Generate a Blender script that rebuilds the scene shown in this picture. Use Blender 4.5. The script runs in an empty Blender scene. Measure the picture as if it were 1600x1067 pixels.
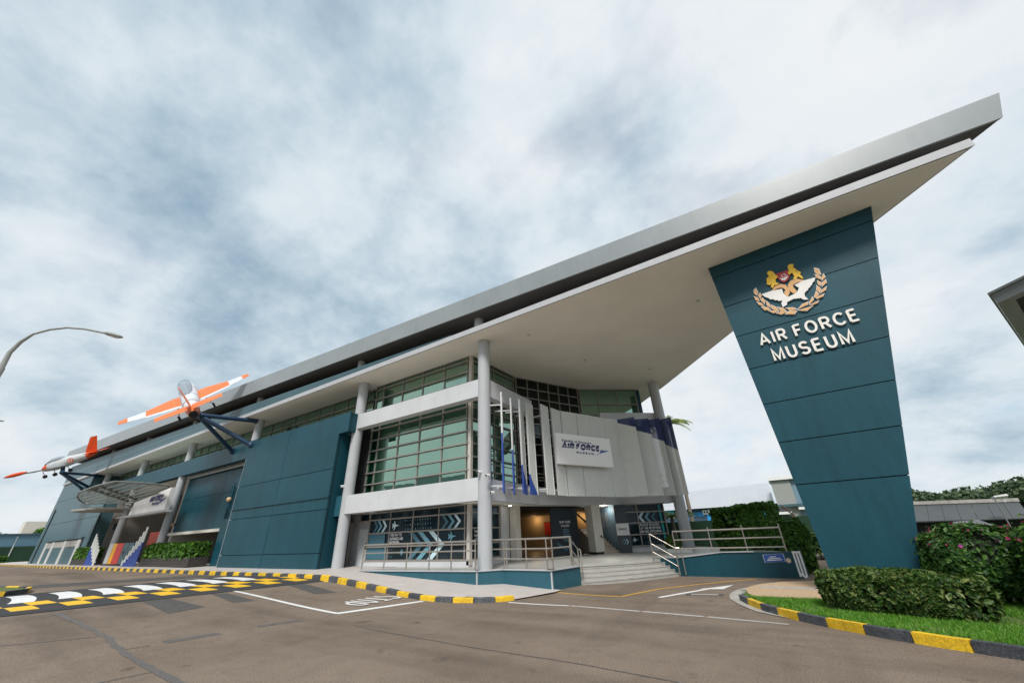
import bpy, bmesh, math, random
from mathutils import Matrix, Vector
random.seed(7)
R = math.radians
S = bpy.context.scene
COL = S.collection

# ------------------------------------------------------------------ camera
CR = ((0.83410116, -0.28121346, -0.47454636),
      (0.55017078, 0.36197987, 0.75251757),
      (-0.03984184, -0.88875731, 0.45664326))      # columns: image right, image down, forward
FPX, CH = 585.0, 1.5
cam = bpy.data.cameras.new('camera'); cam_o = bpy.data.objects.new('camera', cam); COL.objects.link(cam_o)
cam.sensor_width = 36; cam.lens = FPX / 1600 * 36; cam.clip_end = 6000; cam.clip_start = .05
cam_o.matrix_world = Matrix(((CR[0][0], -CR[0][1], -CR[0][2], 0), (CR[1][0], -CR[1][1], -CR[1][2], 0),
                             (CR[2][0], -CR[2][1], -CR[2][2], CH), (0, 0, 0, 1)))
S.camera = cam_o
S.render.engine = 'CYCLES'
S.cycles.use_denoising = True
S.cycles.max_bounces = 6
S.view_settings.view_transform = 'Standard'; S.view_settings.look = 'None'
S.view_settings.gamma = 1; S.view_settings.use_curve_mapping = False
S.view_settings.exposure = 0.62

# ------------------------------------------------------------------ sky and sun
SUN_EL, SUN_AZ = 50, 292      # degrees; azimuth from +X, counter-clockwise: where the light comes from
W = bpy.data.worlds.new('World'); S.world = W; W.use_nodes = True
nt = W.node_tree; nt.nodes.clear()
N = nt.nodes.new; Lk = nt.links.new
wo = N('ShaderNodeOutputWorld'); bg = N('ShaderNodeBackground'); bg.inputs['Strength'].default_value = .10
sky = N('ShaderNodeTexSky'); sky.sky_type = 'NISHITA'; sky.sun_disc = False
sky.sun_elevation = R(SUN_EL); sky.sun_rotation = R(90 - SUN_AZ)
tc = N('ShaderNodeTexCoord'); sep = N('ShaderNodeSeparateXYZ'); Lk(tc.outputs['Generated'], sep.inputs[0])
def math_node(op, a, b=None, c=None):
    m = N('ShaderNodeMath'); m.operation = op
    for i, v in enumerate((a, b, c)):
        if v is None: continue
        if isinstance(v, (int, float)): m.inputs[i].default_value = v
        else: Lk(v, m.inputs[i])
    return m.outputs[0]
zz = math_node('ADD', math_node('MAXIMUM', sep.outputs[2], 0.0), .42)
cmb = N('ShaderNodeCombineXYZ'); Lk(math_node('DIVIDE', sep.outputs[0], zz), cmb.inputs[0]); Lk(math_node('DIVIDE', sep.outputs[1], zz), cmb.inputs[1])
def cloud_noise(scale, detail, rough, off, dist=0.0):
    mp = N('ShaderNodeMapping'); mp.inputs['Location'].default_value = off; Lk(cmb.outputs[0], mp.inputs[0])
    n = N('ShaderNodeTexNoise'); n.inputs['Scale'].default_value = scale; n.inputs['Detail'].default_value = detail
    n.inputs['Roughness'].default_value = rough; n.inputs['Distortion'].default_value = dist; Lk(mp.outputs[0], n.inputs['Vector']); return n.outputs[0]
big = cloud_noise(.62, 2, .45, (2.6, 2.2, 0))
fine = cloud_noise(3.4, 12, .60, (3.1, .7, 0), .06)
wisp = cloud_noise(3.2, 6, .55, (8.3, 2.2, 0), .2)
dens = math_node('ADD', math_node('MULTIPLY', big, .54), math_node('MULTIPLY', fine, .46))
cr = N('ShaderNodeValToRGB'); Lk(dens, cr.inputs[0])
els = cr.color_ramp.elements
els[0].position = .335; els[0].color = (.33, .465, .58, 1)
els[1].position = .66; els[1].color = (.90, .93, .95, 1)
e = els.new(.41); e.color = (.54, .66, .75, 1)
e = els.new(.465); e.color = (.71, .80, .865, 1)
e = els.new(.54); e.color = (.84, .89, .93, 1)
sc10 = N('ShaderNodeVectorMath'); sc10.operation = 'SCALE'; Lk(cr.outputs[0], sc10.inputs[0]); sc10.inputs['Scale'].default_value = 6.3
cov = N('ShaderNodeMapRange'); Lk(wisp, cov.inputs[0]); cov.inputs[1].default_value = .30; cov.inputs[2].default_value = .46; cov.inputs[3].default_value = .72; cov.inputs[4].default_value = 1.0
mx = N('ShaderNodeMix'); mx.data_type = 'RGBA'; Lk(cov.outputs[0], mx.inputs[0]); Lk(sky.outputs[0], mx.inputs[6]); Lk(sc10.outputs[0], mx.inputs[7])
Lk(mx.outputs[2], bg.inputs[0]); Lk(bg.outputs[0], wo.inputs[0])
sun = bpy.data.lights.new('sun', 'SUN'); sun.energy = 2.2; sun.angle = R(14); sun.color = (1, .965, .92)
sun_o = bpy.data.objects.new('sun', sun); COL.objects.link(sun_o)
sd = Vector((math.cos(R(SUN_EL)) * math.cos(R(SUN_AZ)), math.cos(R(SUN_EL)) * math.sin(R(SUN_AZ)), math.sin(R(SUN_EL))))
sun_o.rotation_euler = sd.to_track_quat('Z', 'Y').to_euler(); sun_o.location = (0, 0, 60)

# ------------------------------------------------------------------ surveying helpers: image measurements turned into places
def ray(p):
    a, b = p[0] - 800, p[1] - 533.5
    return Vector([CR[i][0] * a + CR[i][1] * b + CR[i][2] * FPX for i in range(3)])
def on(p, axis, val):
    d = ray(p); t = (val - (CH if axis == 2 else 0)) / d[axis]; return Vector((0, 0, CH)) + d * t
def onplane(p, n, q):
    d = ray(p); o = Vector((0, 0, CH)); n = Vector(n); return o + d * (n.dot(Vector(q) - o) / n.dot(d))
def sstep(a, b, x):
    t = min(1, max(0, (x - a) / (b - a))); return t * t * (3 - 2 * t)
def g(x, y):      # road level: rises gently to the left, dips towards the drop-off
    z = .30 * sstep(-8, -17, x) + min(.5, max(0, -22 - x) * .0045)
    return z - .12 * sstep(-8.5, -5, x) * sstep(7, 11, y)
def gp(p, dz=0):
    z = 0
    for i in range(40):
        P = on(p, 2, z + dz); z = .5 * z + .5 * g(P.x, P.y)
    return on(p, 2, z + dz)

# ------------------------------------------------------------------ materials
MATS = {}
def mat(name, col, rough=.6, var=.12, scale=6, bump=0, bscale=80, spec=.5, metal=0, col2=None, streak=0, trans=0, speck=0, dirt=0, objvar=0, wear=0):
    if name in MATS: return MATS[name]
    m = bpy.data.materials.new(name); m.use_nodes = True; t = m.node_tree; n = t.nodes; l = t.links
    b = n['Principled BSDF']; b.inputs['Roughness'].default_value = rough; b.inputs['Metallic'].default_value = metal
    b.inputs['Specular IOR Level'].default_value = spec
    geo = n.new('ShaderNodeNewGeometry')
    mp = n.new('ShaderNodeMapping'); l.new(geo.outputs['Position'], mp.inputs[0])
    if streak: mp.inputs['Scale'].default_value = (1, 1, streak)
    no = n.new('ShaderNodeTexNoise'); no.inputs['Scale'].default_value = scale; no.inputs['Detail'].default_value = 6; no.inputs['Roughness'].default_value = .6
    l.new(mp.outputs[0], no.inputs['Vector'])
    mr = n.new('ShaderNodeMapRange'); mr.inputs[1].default_value = .3; mr.inputs[2].default_value = .7; l.new(no.outputs[0], mr.inputs[0])
    mixn = n.new('ShaderNodeMix'); mixn.data_type = 'RGBA'
    c2 = col2 or tuple(min(1, c * (1 + var)) for c in col)
    c1 = tuple(c * (1 - var) for c in col) if not col2 else col
    mixn.inputs[6].default_value = (*c1, 1); mixn.inputs[7].default_value = (*c2, 1); l.new(mr.outputs[0], mixn.inputs[0])
    out = mixn.outputs[2]
    if speck:
        s2 = n.new('ShaderNodeTexNoise'); s2.inputs['Scale'].default_value = 46; s2.inputs['Detail'].default_value = 3; l.new(geo.outputs['Position'], s2.inputs['Vector'])
        r2 = n.new('ShaderNodeMapRange'); r2.inputs[1].default_value = .35; r2.inputs[2].default_value = .68; r2.inputs[3].default_value = 1 - speck; r2.inputs[4].default_value = 1 + speck; l.new(s2.outputs[0], r2.inputs[0])
        v = n.new('ShaderNodeVectorMath'); v.operation = 'SCALE'; l.new(out, v.inputs[0]); l.new(r2.outputs[0], v.inputs['Scale']); out = v.outputs[0]
    if dirt:
        s3 = n.new('ShaderNodeTexNoise'); s3.inputs['Scale'].default_value = 1.3; s3.inputs['Detail'].default_value = 8; s3.inputs['Roughness'].default_value = .7
        mp3 = n.new('ShaderNodeMapping'); mp3.inputs['Scale'].default_value = (2.2, 2.2, .35); l.new(geo.outputs['Position'], mp3.inputs[0]); l.new(mp3.outputs[0], s3.inputs['Vector'])
        r3 = n.new('ShaderNodeMapRange'); r3.inputs[1].default_value = .5; r3.inputs[2].default_value = .78; r3.inputs[3].default_value = 1; r3.inputs[4].default_value = 1 - dirt; l.new(s3.outputs[0], r3.inputs[0])
        v = n.new('ShaderNodeVectorMath'); v.operation = 'SCALE'; l.new(out, v.inputs[0]); l.new(r3.outputs[0], v.inputs['Scale']); out = v.outputs[0]
    if objvar:
        oi = n.new('ShaderNodeObjectInfo'); ro = n.new('ShaderNodeMapRange'); ro.inputs[3].default_value = 1 - objvar; ro.inputs[4].default_value = 1 + objvar; l.new(oi.outputs['Random'], ro.inputs[0])
        v = n.new('ShaderNodeVectorMath'); v.operation = 'SCALE'; l.new(out, v.inputs[0]); l.new(ro.outputs[0], v.inputs['Scale']); out = v.outputs[0]
    if wear:      # tyre-polished lanes and old oil spots
        for sc_, loc_, lo_, hi_, amt in (((.10, .75, 1), (3, 1, 0), .50, .66, wear), ((.75, .09, 1), (7, 2, 0), .56, .70, wear * .6), ((1.7, 1.7, 1), (1, 9, 0), .66, .74, wear * 1.6)):
            mp4 = n.new('ShaderNodeMapping'); mp4.inputs['Scale'].default_value = sc_; mp4.inputs['Location'].default_value = loc_; l.new(geo.outputs['Position'], mp4.inputs[0])
            s4 = n.new('ShaderNodeTexNoise'); s4.inputs['Scale'].default_value = 1; s4.inputs['Detail'].default_value = 4; l.new(mp4.outputs[0], s4.inputs['Vector'])
            r4 = n.new('ShaderNodeMapRange'); r4.inputs[1].default_value = lo_; r4.inputs[2].default_value = hi_; r4.inputs[3].default_value = 1; r4.inputs[4].default_value = 1 - amt; l.new(s4.outputs[0], r4.inputs[0])
            v = n.new('ShaderNodeVectorMath'); v.operation = 'SCALE'; l.new(out, v.inputs[0]); l.new(r4.outputs[0], v.inputs['Scale']); out = v.outputs[0]
    l.new(out, b.inputs['Base Color'])
    if bump:
        bn = n.new('ShaderNodeTexNoise'); bn.inputs['Scale'].default_value = bscale; bn.inputs['Detail'].default_value = 4; l.new(geo.outputs['Position'], bn.inputs['Vector'])
        bu = n.new('ShaderNodeBump'); bu.inputs['Strength'].default_value = bump; bu.inputs['Distance'].default_value = .02; l.new(bn.outputs[0], bu.inputs['Height']); l.new(bu.outputs[0], b.inputs['Normal'])
    if trans:
        tr = n.new('ShaderNodeBsdfTransparent'); ms = n.new('ShaderNodeMixShader'); ms.inputs[0].default_value = trans
        l.new(b.outputs[0], ms.inputs[1]); l.new(tr.outputs[0], ms.inputs[2]); l.new(ms.outputs[0], n['Material Output'].inputs[0])
    MATS[name] = m; return m
def leaf_mat(name, c1, c2, c3):
    if name in MATS: return MATS[name]
    m = bpy.data.materials.new(name); m.use_nodes = True; t = m.node_tree; n = t.nodes; l = t.links
    b = n['Principled BSDF']; b.inputs['Roughness'].default_value = .5; b.inputs['Specular IOR Level'].default_value = .35
    geo = n.new('ShaderNodeNewGeometry'); r = n.new('ShaderNodeValToRGB'); l.new(geo.outputs['Random Per Island'], r.inputs[0])
    el = r.color_ramp.elements; el[0].color = (*c1, 1); el[1].color = (*c3, 1); k = el.new(.6); k.color = (*c2, 1)
    l.new(r.outputs[0], b.inputs['Base Color'])
    tl = n.new('ShaderNodeBsdfTranslucent'); l.new(r.outputs[0], tl.inputs[0]); ms = n.new('ShaderNodeMixShader'); ms.inputs[0].default_value = .25
    l.new(b.outputs[0], ms.inputs[1]); l.new(tl.outputs[0], ms.inputs[2]); l.new(ms.outputs[0], n['Material Output'].inputs[0])
    MATS[name] = m; return m
def glass_mat(name, tint, dark, lo=.32, rough=.015, see=None):
    if name in MATS: return MATS[name]
    m = bpy.data.materials.new(name); m.use_nodes = True; t = m.node_tree; n = t.nodes; l = t.links; n.remove(n['Principled BSDF'])
    gl = n.new('ShaderNodeBsdfGlossy'); gl.inputs['Color'].default_value = (*tint, 1); gl.inputs['Roughness'].default_value = rough
    df = n.new('ShaderNodeBsdfDiffuse'); df.inputs['Color'].default_value = (*dark, 1)
    if see:
        d0 = df; tr = n.new('ShaderNodeBsdfTransparent'); tr.inputs[0].default_value = (*see, 1); df = n.new('ShaderNodeMixShader'); df.inputs[0].default_value = .72; l.new(d0.outputs[0], df.inputs[1]); l.new(tr.outputs[0], df.inputs[2])
    lw = n.new('ShaderNodeLayerWeight'); lw.inputs['Blend'].default_value = .35
    mr = n.new('ShaderNodeMapRange'); l.new(lw.outputs['Fresnel'], mr.inputs[0]); mr.inputs[3].default_value = lo; mr.inputs[4].default_value = .95
    geo = n.new('ShaderNodeNewGeometry'); no = n.new('ShaderNodeTexNoise'); no.inputs['Scale'].default_value = .9; l.new(geo.outputs['Position'], no.inputs['Vector'])
    bu = n.new('ShaderNodeBump'); bu.inputs['Strength'].default_value = .06; bu.inputs['Distance'].default_value = .05; l.new(no.outputs[0], bu.inputs['Height']); l.new(bu.outputs[0], gl.inputs['Normal'])
    ms = n.new('ShaderNodeMixShader'); l.new(mr.outputs[0], ms.inputs[0]); l.new(df.outputs[0], ms.inputs[1]); l.new(gl.outputs[0], ms.inputs[2]); l.new(ms.outputs[0], n['Material Output'].inputs[0])
    MATS[name] = m; return m
def emit_mat(name, col, s):
    if name in MATS: return MATS[name]
    m = bpy.data.materials.new(name); m.use_nodes = True; n = m.node_tree.nodes; b = n['Principled BSDF']
    b.inputs['Emission Color'].default_value = (*col, 1); b.inputs['Emission Strength'].default_value = s; MATS[name] = m; return m

TEAL = mat('teal_paint', (.0050, .056, .079), .46, .14, 1.6, .2, 45, .34, streak=.25, dirt=.30, objvar=.07)
TEALB = mat('teal_paint_light', (.018, .095, .128), .5, .10, 3, .1, 60, dirt=.2)
TEALP = mat('teal_paint_hazed', (.058, .125, .148), .45, .08, 2, .08, 60, dirt=.1)  # pale teal, lightened further to carry haze and grazing sheen on left block
GREY = mat('grey_paint', (.55, .56, .575), .5, .05, 1.2, .05, 70, .4, dirt=.08)
COLM = mat('column_paint', (.42, .435, .45), .45, .05, 1.5, .04, 70, .45, dirt=.1)
FASC = mat('fascia_panel', (.245, .272, .282), .34, .06, .8, .04, 70, .6, dirt=.14)
SLAB = mat('slab_edge_paint', (.44, .45, .465), .55, .05, 2, 0, 60, dirt=.12)
SOFF = mat('soffit_plaster', (.90, .87, .80), .75, .05, .5, .03, 50, .3)
DSOF = mat('roof_soffit_board', (.10, .098, .094), .7, .08, 1, .03, 50, .3)
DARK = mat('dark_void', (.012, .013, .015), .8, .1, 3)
ALU = mat('aluminium_bar', (.30, .275, .25), .4, .08, 5, 0, 80, .5, .3)
STEEL = mat('brushed_steel', (.46, .42, .37), .3, .08, 12, 0, 80, .5, .85)
GLASS = glass_mat('green_glass', (.66, .95, .78), (.006, .080, .045), .38, see=(.30, .62, .44))
GLASSD = glass_mat('dark_glass', (.25, .30, .30), (.004, .006, .007), .10)
FILM = glass_mat('navy_film_glass', (.5, .58, .62), (.010, .022, .030), .05, .06)
WHITE = mat('white_paint', (.78, .78, .77), .5, .03, 4)
OFFT = mat('mesh_panel_thin', (.66, .68, .65), .5, .05, 6, .2, 200, .4, trans=.38)
OFFW = mat('mesh_panel_white', (.70, .72, .69), .55, .05, 6, .2, 200, .4, trans=.13)
BLUEM = mat('mesh_panel_blue', (.022, .045, .16), .5, .08, 6, .2, 200, .4, trans=.30)
BLUEP = mat('blue_paint', (.025, .07, .34), .45, .08, 6)
STEELW = mat('fin_edge_white', (.66, .67, .66), .5, .04, 6)
CREAM = mat('cream_column', (.66, .62, .54), .6, .05, 3, dirt=.1)

# ------------------------------------------------------------------ mesh helpers
class MB:
    def __init__(s): s.v = []; s.f = []; s.mi = []
    def add(s, vs, fs, mi=0):
        o = len(s.v); s.v += [tuple(v) for v in vs]; s.f += [tuple(i + o for i in f) for f in fs]; s.mi += [mi] * len(fs)
    def box(s, x0, x1, y0, y1, z0, z1, mi=0):
        s.prism([(x0, y0), (x1, y0), (x1, y1), (x0, y1)], z0, z1, mi)
    def prism(s, poly, z0, z1, mi=0):
        a = sum(poly[i][0] * poly[(i + 1) % len(poly)][1] - poly[(i + 1) % len(poly)][0] * poly[i][1] for i in range(len(poly)))
        if a < 0: poly = poly[::-1]
        n = len(poly); zf0 = z0 if callable(z0) else (lambda x, y: z0); zf1 = z1 if callable(z1) else (lambda x, y: z1)
        vs = [(x, y, zf0(x, y)) for x, y in poly] + [(x, y, zf1(x, y)) for x, y in poly]
        fs = [tuple(range(n - 1, -1, -1)), tuple(range(n, 2 * n))] + [(i, (i + 1) % n, n + (i + 1) % n, n + i) for i in range(n)]
        s.add(vs, fs, mi)
    def hexa(s, b, t, mi=0):       # four bottom and four top corners, both counter-clockwise from above
        s.add(list(b) + list(t), [(3, 2, 1, 0), (4, 5, 6, 7), (0, 1, 5, 4), (1, 2, 6, 5), (2, 3, 7, 6), (3, 0, 4, 7)], mi)
    def tube(s, pts, r, n=8, cap=True, mi=0):
        pts = [Vector(p) for p in pts]; rs = r if isinstance(r, (list, tuple)) else [r] * len(pts); o = len(s.v); prev = None
        for i, p in enumerate(pts):
            d = (pts[min(i + 1, len(pts) - 1)] - pts[max(i - 1, 0)]).normalized()
            if prev is None: a = d.orthogonal().normalized()
            else: a = (prev - d * prev.dot(d)).normalized()
            prev = a; b = d.cross(a)
            for k in range(n):
                t = 2 * math.pi * k / n; s.v.append(tuple(p + (a * math.cos(t) + b * math.sin(t)) * rs[i]))
        for i in range(len(pts) - 1):
            for k in range(n):
                s.f.append((o + i * n + k, o + i * n + (k + 1) % n, o + (i + 1) * n + (k + 1) % n, o + (i + 1) * n + k)); s.mi.append(mi)
        if cap:
            s.f.append(tuple(o + k for k in range(n - 1, -1, -1))); s.f.append(tuple(o + (len(pts) - 1) * n + k for k in range(n))); s.mi += [mi, mi]
    def bar(s, p, q, w, h=None, up=(0, 0, 1), mi=0):
        p, q = Vector(p), Vector(q); d = (q - p).normalized(); u = Vector(up)
        a = d.cross(u)
        if a.length < 1e-4: a = d.orthogonal()
        a.normalize(); b = a.cross(d).normalized(); h = h or w
        c = [(-1, -1), (1, -1), (1, 1), (-1, 1)]
        s.add([p + a * w / 2 * i + b * h / 2 * j for i, j in c] + [q + a * w / 2 * i + b * h / 2 * j for i, j in c],
              [(3, 2, 1, 0), (4, 5, 6, 7), (0, 1, 5, 4), (1, 2, 6, 5), (2, 3, 7, 6), (3, 0, 4, 7)], mi)
    def plate(s, poly, n, th, mi=0):     # planar polygon of 3D points, thickened along n
        n = Vector(n).normalized(); P = [Vector(p) for p in poly]; k = len(P)
        nn = Vector((0, 0, 0))
        for i in range(k): nn += P[i].cross(P[(i + 1) % k])
        if nn.dot(n) < 0: P = P[::-1]
        s.add([p - n * th for p in P] + P, [tuple(range(k - 1, -1, -1)), tuple(range(k, 2 * k))] + [(i, (i + 1) % k, k + (i + 1) % k, k + i) for i in range(k)], mi)
    def ellip(s, c, r, nu=12, nv=8, mi=0, M=None):
        o = len(s.v); c = Vector(c)
        for j in range(nv + 1):
            ph = math.pi * j / nv
            for i in range(nu):
                th = 2 * math.pi * i / nu; v = Vector((r[0] * math.sin(ph) * math.cos(th), r[1] * math.sin(ph) * math.sin(th), r[2] * math.cos(ph)))
                if M: v = M @ v
                s.v.append(tuple(c + v))
        for j in range(nv):
            for i in range(nu):
                s.f.append((o + j * nu + i, o + (j + 1) * nu + i, o + (j + 1) * nu + (i + 1) % nu, o + j * nu + (i + 1) % nu)); s.mi.append(mi)
    def build(s, name, m, parent=None, smooth=False, kind=None, bevel=0):
        me = bpy.data.meshes.new(name); me.from_pydata(s.v, [], s.f)
        for k in (m if isinstance(m, (list, tuple)) else [m]): me.materials.append(k)
        me.polygons.foreach_set('material_index', s.mi)
        if smooth is True: me.polygons.foreach_set('use_smooth', [True] * len(s.f))
        me.update()
        o = bpy.data.objects.new(name, me); COL.objects.link(o)
        if smooth == 'auto':
            me.polygons.foreach_set('use_smooth', [True] * len(s.f)); me.set_sharp_from_angle(angle=R(38))
        if bevel:
            bv = o.modifiers.new('bevel', 'BEVEL'); bv.width = bevel; bv.segments = 2; bv.limit_method = 'ANGLE'
        if parent: o.parent = parent
        if kind: o['kind'] = kind
        return o
def tag(o, label, cat, group=None):
    o['label'] = label; o['category'] = cat
    if group: o['group'] = group
    return o
def thing(name, label, cat, group=None, loc=(0, 0, 0)):
    o = bpy.data.objects.new(name, None); COL.objects.link(o); o.location = loc; return tag(o, label, cat, group)
def one(name, m, parent=None, smooth=False, bevel=0, **k):
    b = MB()
    for fn, args in k.items(): getattr(b, fn)(*args)
    return b.build(name, m, parent, smooth, bevel=bevel)
_glyph = {}
def glyph(ch, bold=.0, ext=.02):
    key = (ch, bold, ext)
    if key not in _glyph:
        cu = bpy.data.curves.new('glyph', 'FONT'); cu.body = ch; cu.size = 1; cu.offset = bold; cu.extrude = ext; cu.resolution_u = 4
        ob = bpy.data.objects.new('glyph', cu); COL.objects.link(ob)
        me = bpy.data.meshes.new_from_object(ob.evaluated_get(bpy.context.evaluated_depsgraph_get())); bpy.data.objects.remove(ob)
        xs = [v.co.x for v in me.vertices] or [0, .3]; _glyph[key] = (me, min(xs), max(xs))
    return _glyph[key]
def lettering(text, org, u, v, width, height, m, parent, bold=.02, ext=.02, gap=.10, shear=0, joined=False, name='letter', space=.32):
    u, v = Vector(u).normalized(), Vector(v).normalized(); w = u.cross(v); org = Vector(org)
    adv = []; x = 0
    for ch in text:
        if ch == ' ': x += space; continue
        me, a, b = glyph(ch, bold, ext); adv.append((ch, x - a)); x += b - a + gap
    tot = x - gap; sx = width / tot; sy = height / .72; bmj = MB()
    for ch, dx in adv:
        me0 = glyph(ch, bold, ext)[0]
        vs = [org + u * ((c.co.x + dx) * sx + shear * c.co.y * sy) + v * (c.co.y * sy) + w * (c.co.z + ext) * (1 if ext > .005 else 1) for c in me0.vertices]
        fs = [tuple(p.vertices) for p in me0.polygons]
        if joined: bmj.add(vs, fs)
        else:
            b = MB(); b.add(vs, fs); b.build(name, m, parent)
    if joined: return bmj.build(name, m, parent)
def _arc(cx, cy, rx, ry, a0, a1, n=12): return [(cx + rx * math.cos(R(a0 + (a1 - a0) * i / n)), cy + ry * math.sin(R(a0 + (a1 - a0) * i / n))) for i in range(n + 1)]
_bowl = lambda y0, y1, x=.38: [(0, y1), (x, y1)] + _arc(x, (y0 + y1) / 2, (y1 - y0) / 2 * 1.0, (y1 - y0) / 2, 90, -90)[1:-1] + [(x, y0), (0, y0)]
STROKES = {'A': [[(0, 0), (.40, 1), (.80, 0)], [(.14, .30), (.66, .30)]], 'I': [[(0, 0), (0, 1)]], 'R': [[(0, 0), (0, 1)], _bowl(.47, 1), [(.34, .47), (.64, 0)]], 'F': [[(0, 0), (0, 1)], [(0, 1), (.56, 1)], [(0, .52), (.48, .52)]],
    'O': [_arc(.41, .5, .41, .5, 0, 360, 26)], 'C': [_arc(.41, .5, .41, .5, 42, 318, 22)], 'E': [[(0, 0), (0, 1)], [(0, 1), (.56, 1)], [(0, .52), (.50, .52)], [(0, 0), (.58, 0)]], 'M': [[(0, 0), (0, 1), (.40, .10), (.80, 1), (.80, 0)]],
    'U': [[(0, 1), (0, .34)] + _arc(.32, .34, .32, .34, 180, 360)[1:-1] + [(.64, .34), (.64, 1)]], 'S': [_arc(.31, .75, .30, .25, 25, 270, 14) + _arc(.31, .25, .31, .25, 90, -155, 14)[1:]], 'T': [[(.32, 0), (.32, 1)], [(0, 1), (.64, 1)]],
    'P': [[(0, 0), (0, 1)], _bowl(.45, 1)], 'H': [[(0, 0), (0, 1)], [(.62, 0), (.62, 1)], [(0, .52), (.62, .52)]], 'W': [[(0, 1), (.26, 0), (.52, .9), (.78, 0), (1.04, 1)]], 'Y': [[(0, 1), (.34, .45), (.68, 1)], [(.34, .45), (.34, 0)]],
    'N': [[(0, 0), (0, 1), (.62, 0), (.62, 1)]], 'D': [[(0, 0), (0, 1)], _bowl(0, 1, .22)], 'L': [[(0, 1), (0, 0), (.54, 0)]], 'G': [_arc(.41, .5, .41, .5, 42, 360, 22) + [(.46, .5)]], 'B': [[(0, 0), (0, 1)], _bowl(.52, 1), _bowl(0, .52, .40)],
    'X': [[(0, 0), (.66, 1)], [(0, 1), (.66, 0)]], 'V': [[(0, 1), (.36, 0), (.72, 1)]]}
def stroke_text(text, org, u, v, width, height, m, parent, wt=.2, ext=.03, gap=.2, space=.5, shear=0, joined=False, name='letter'):
    u, v = Vector(u).normalized(), Vector(v).normalized(); w = u.cross(v); org = Vector(org); x = 0; lay = []
    for ch in text:
        if ch == ' ': x += space; continue
        wd_ = max(p[0] for st_ in STROKES[ch] for p in st_); lay.append((ch, x)); x += wd_ + wt + gap
    sx = width / (x - gap); sy = height; J = MB()
    for ch, x0 in lay:
        b = MB()
        for si, st_ in enumerate(STROKES[ch]):
            P = [Vector((p[0] + wt / 2 + x0, wt * .5 * (sx / sy if sx < sy else 1) + p[1] * (1 - wt * (sx / sy if sx < sy else 1)))) for p in st_]
            P = [Vector((p.x * sx, p.y * sy)) for p in P]; hw = wt * min(sx, sy) / 2 * 1.0; n = len(P); closed = (P[0] - P[-1]).length < 1e-5
            Lf, Rt = [], []
            for i in range(n):
                a = P[i - 1] if i else (P[-2] if closed else None); c = P[i + 1] if i < n - 1 else (P[1] if closed else None)
                d0 = (P[i] - a).normalized() if a is not None else None; d1 = (c - P[i]).normalized() if c is not None else None
                d0 = d0 or d1; d1 = d1 or d0; n0, n1 = Vector((-d0.y, d0.x)), Vector((-d1.y, d1.x)); mt = (n0 + n1).normalized(); k = min(2.2, 1 / max(.3, mt.dot(n1)))
                q = P[i].copy()
                if not closed and (i == 0 or i == n - 1) and si == 0 and False: q = q
                Lf.append(q + mt * hw * k); Rt.append(q - mt * hw * k)
            z1 = 2 * ext - si * .0012 * (1 if ext > .004 else .3); tr = lambda p, z: org + u * (p.x + shear * p.y) + v * p.y + w * z
            vs = [tr(p, 0) for p in Lf] + [tr(p, 0) for p in Rt] + [tr(p, z1) for p in Lf] + [tr(p, z1) for p in Rt]; fs = []
            for i in range(n - 1):
                fs += [(2 * n + i, 3 * n + i, 3 * n + i + 1, 2 * n + i + 1), (i, 2 * n + i, 2 * n + i + 1, i + 1), (n + i, n + i + 1, 3 * n + i + 1, 3 * n + i)]
            if not closed: fs += [(0, n, 3 * n, 2 * n), (n - 1, 3 * n - 1, 4 * n - 1, 2 * n - 1)]
            (J if joined else b).add(vs, fs)
        if not joined: b.build(name, m, parent)
    if joined: return J.build(name, m, parent)
def leaves(name, sampler, n, size, m, parent=None, seed=1, elong=1.7):
    rnd = random.Random(seed); v = []; f = []
    for i in range(n):
        p, nrm = sampler(rnd); p = Vector(p); nrm = (Vector(nrm) + Vector((rnd.gauss(0, .55), rnd.gauss(0, .55), rnd.gauss(.25, .55)))).normalized()
        a = nrm.orthogonal().normalized(); a.rotate(Matrix.Rotation(rnd.uniform(0, 6.28), 3, nrm)); b = nrm.cross(a)
        sz = size * rnd.uniform(.45, 1.55); o = len(v); k_ = 1.1 / (size * 6)
        if math.sin(p.x * k_ + 1.3 * math.sin(p.z * k_ * .8)) * math.sin(p.y * k_ + 2 + math.sin(p.x * k_ * .7)) * math.sin(p.z * k_ * 1.1 + 1) > .30 and rnd.random() < .8: continue
        v += [tuple(p - a * sz * elong / 2), tuple(p + b * sz / 2 + nrm * sz * .12), tuple(p + a * sz * elong / 2 - nrm * sz * .1), tuple(p - b * sz / 2 + nrm * sz * .12)]
        f.append((o, o + 1, o + 2, o + 3))
    me = bpy.data.meshes.new(name); me.from_pydata(v, [], f); me.materials.append(m); me.update()
    o = bpy.data.objects.new(name, me); COL.objects.link(o)
    if parent: o.parent = parent
    return o

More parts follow.
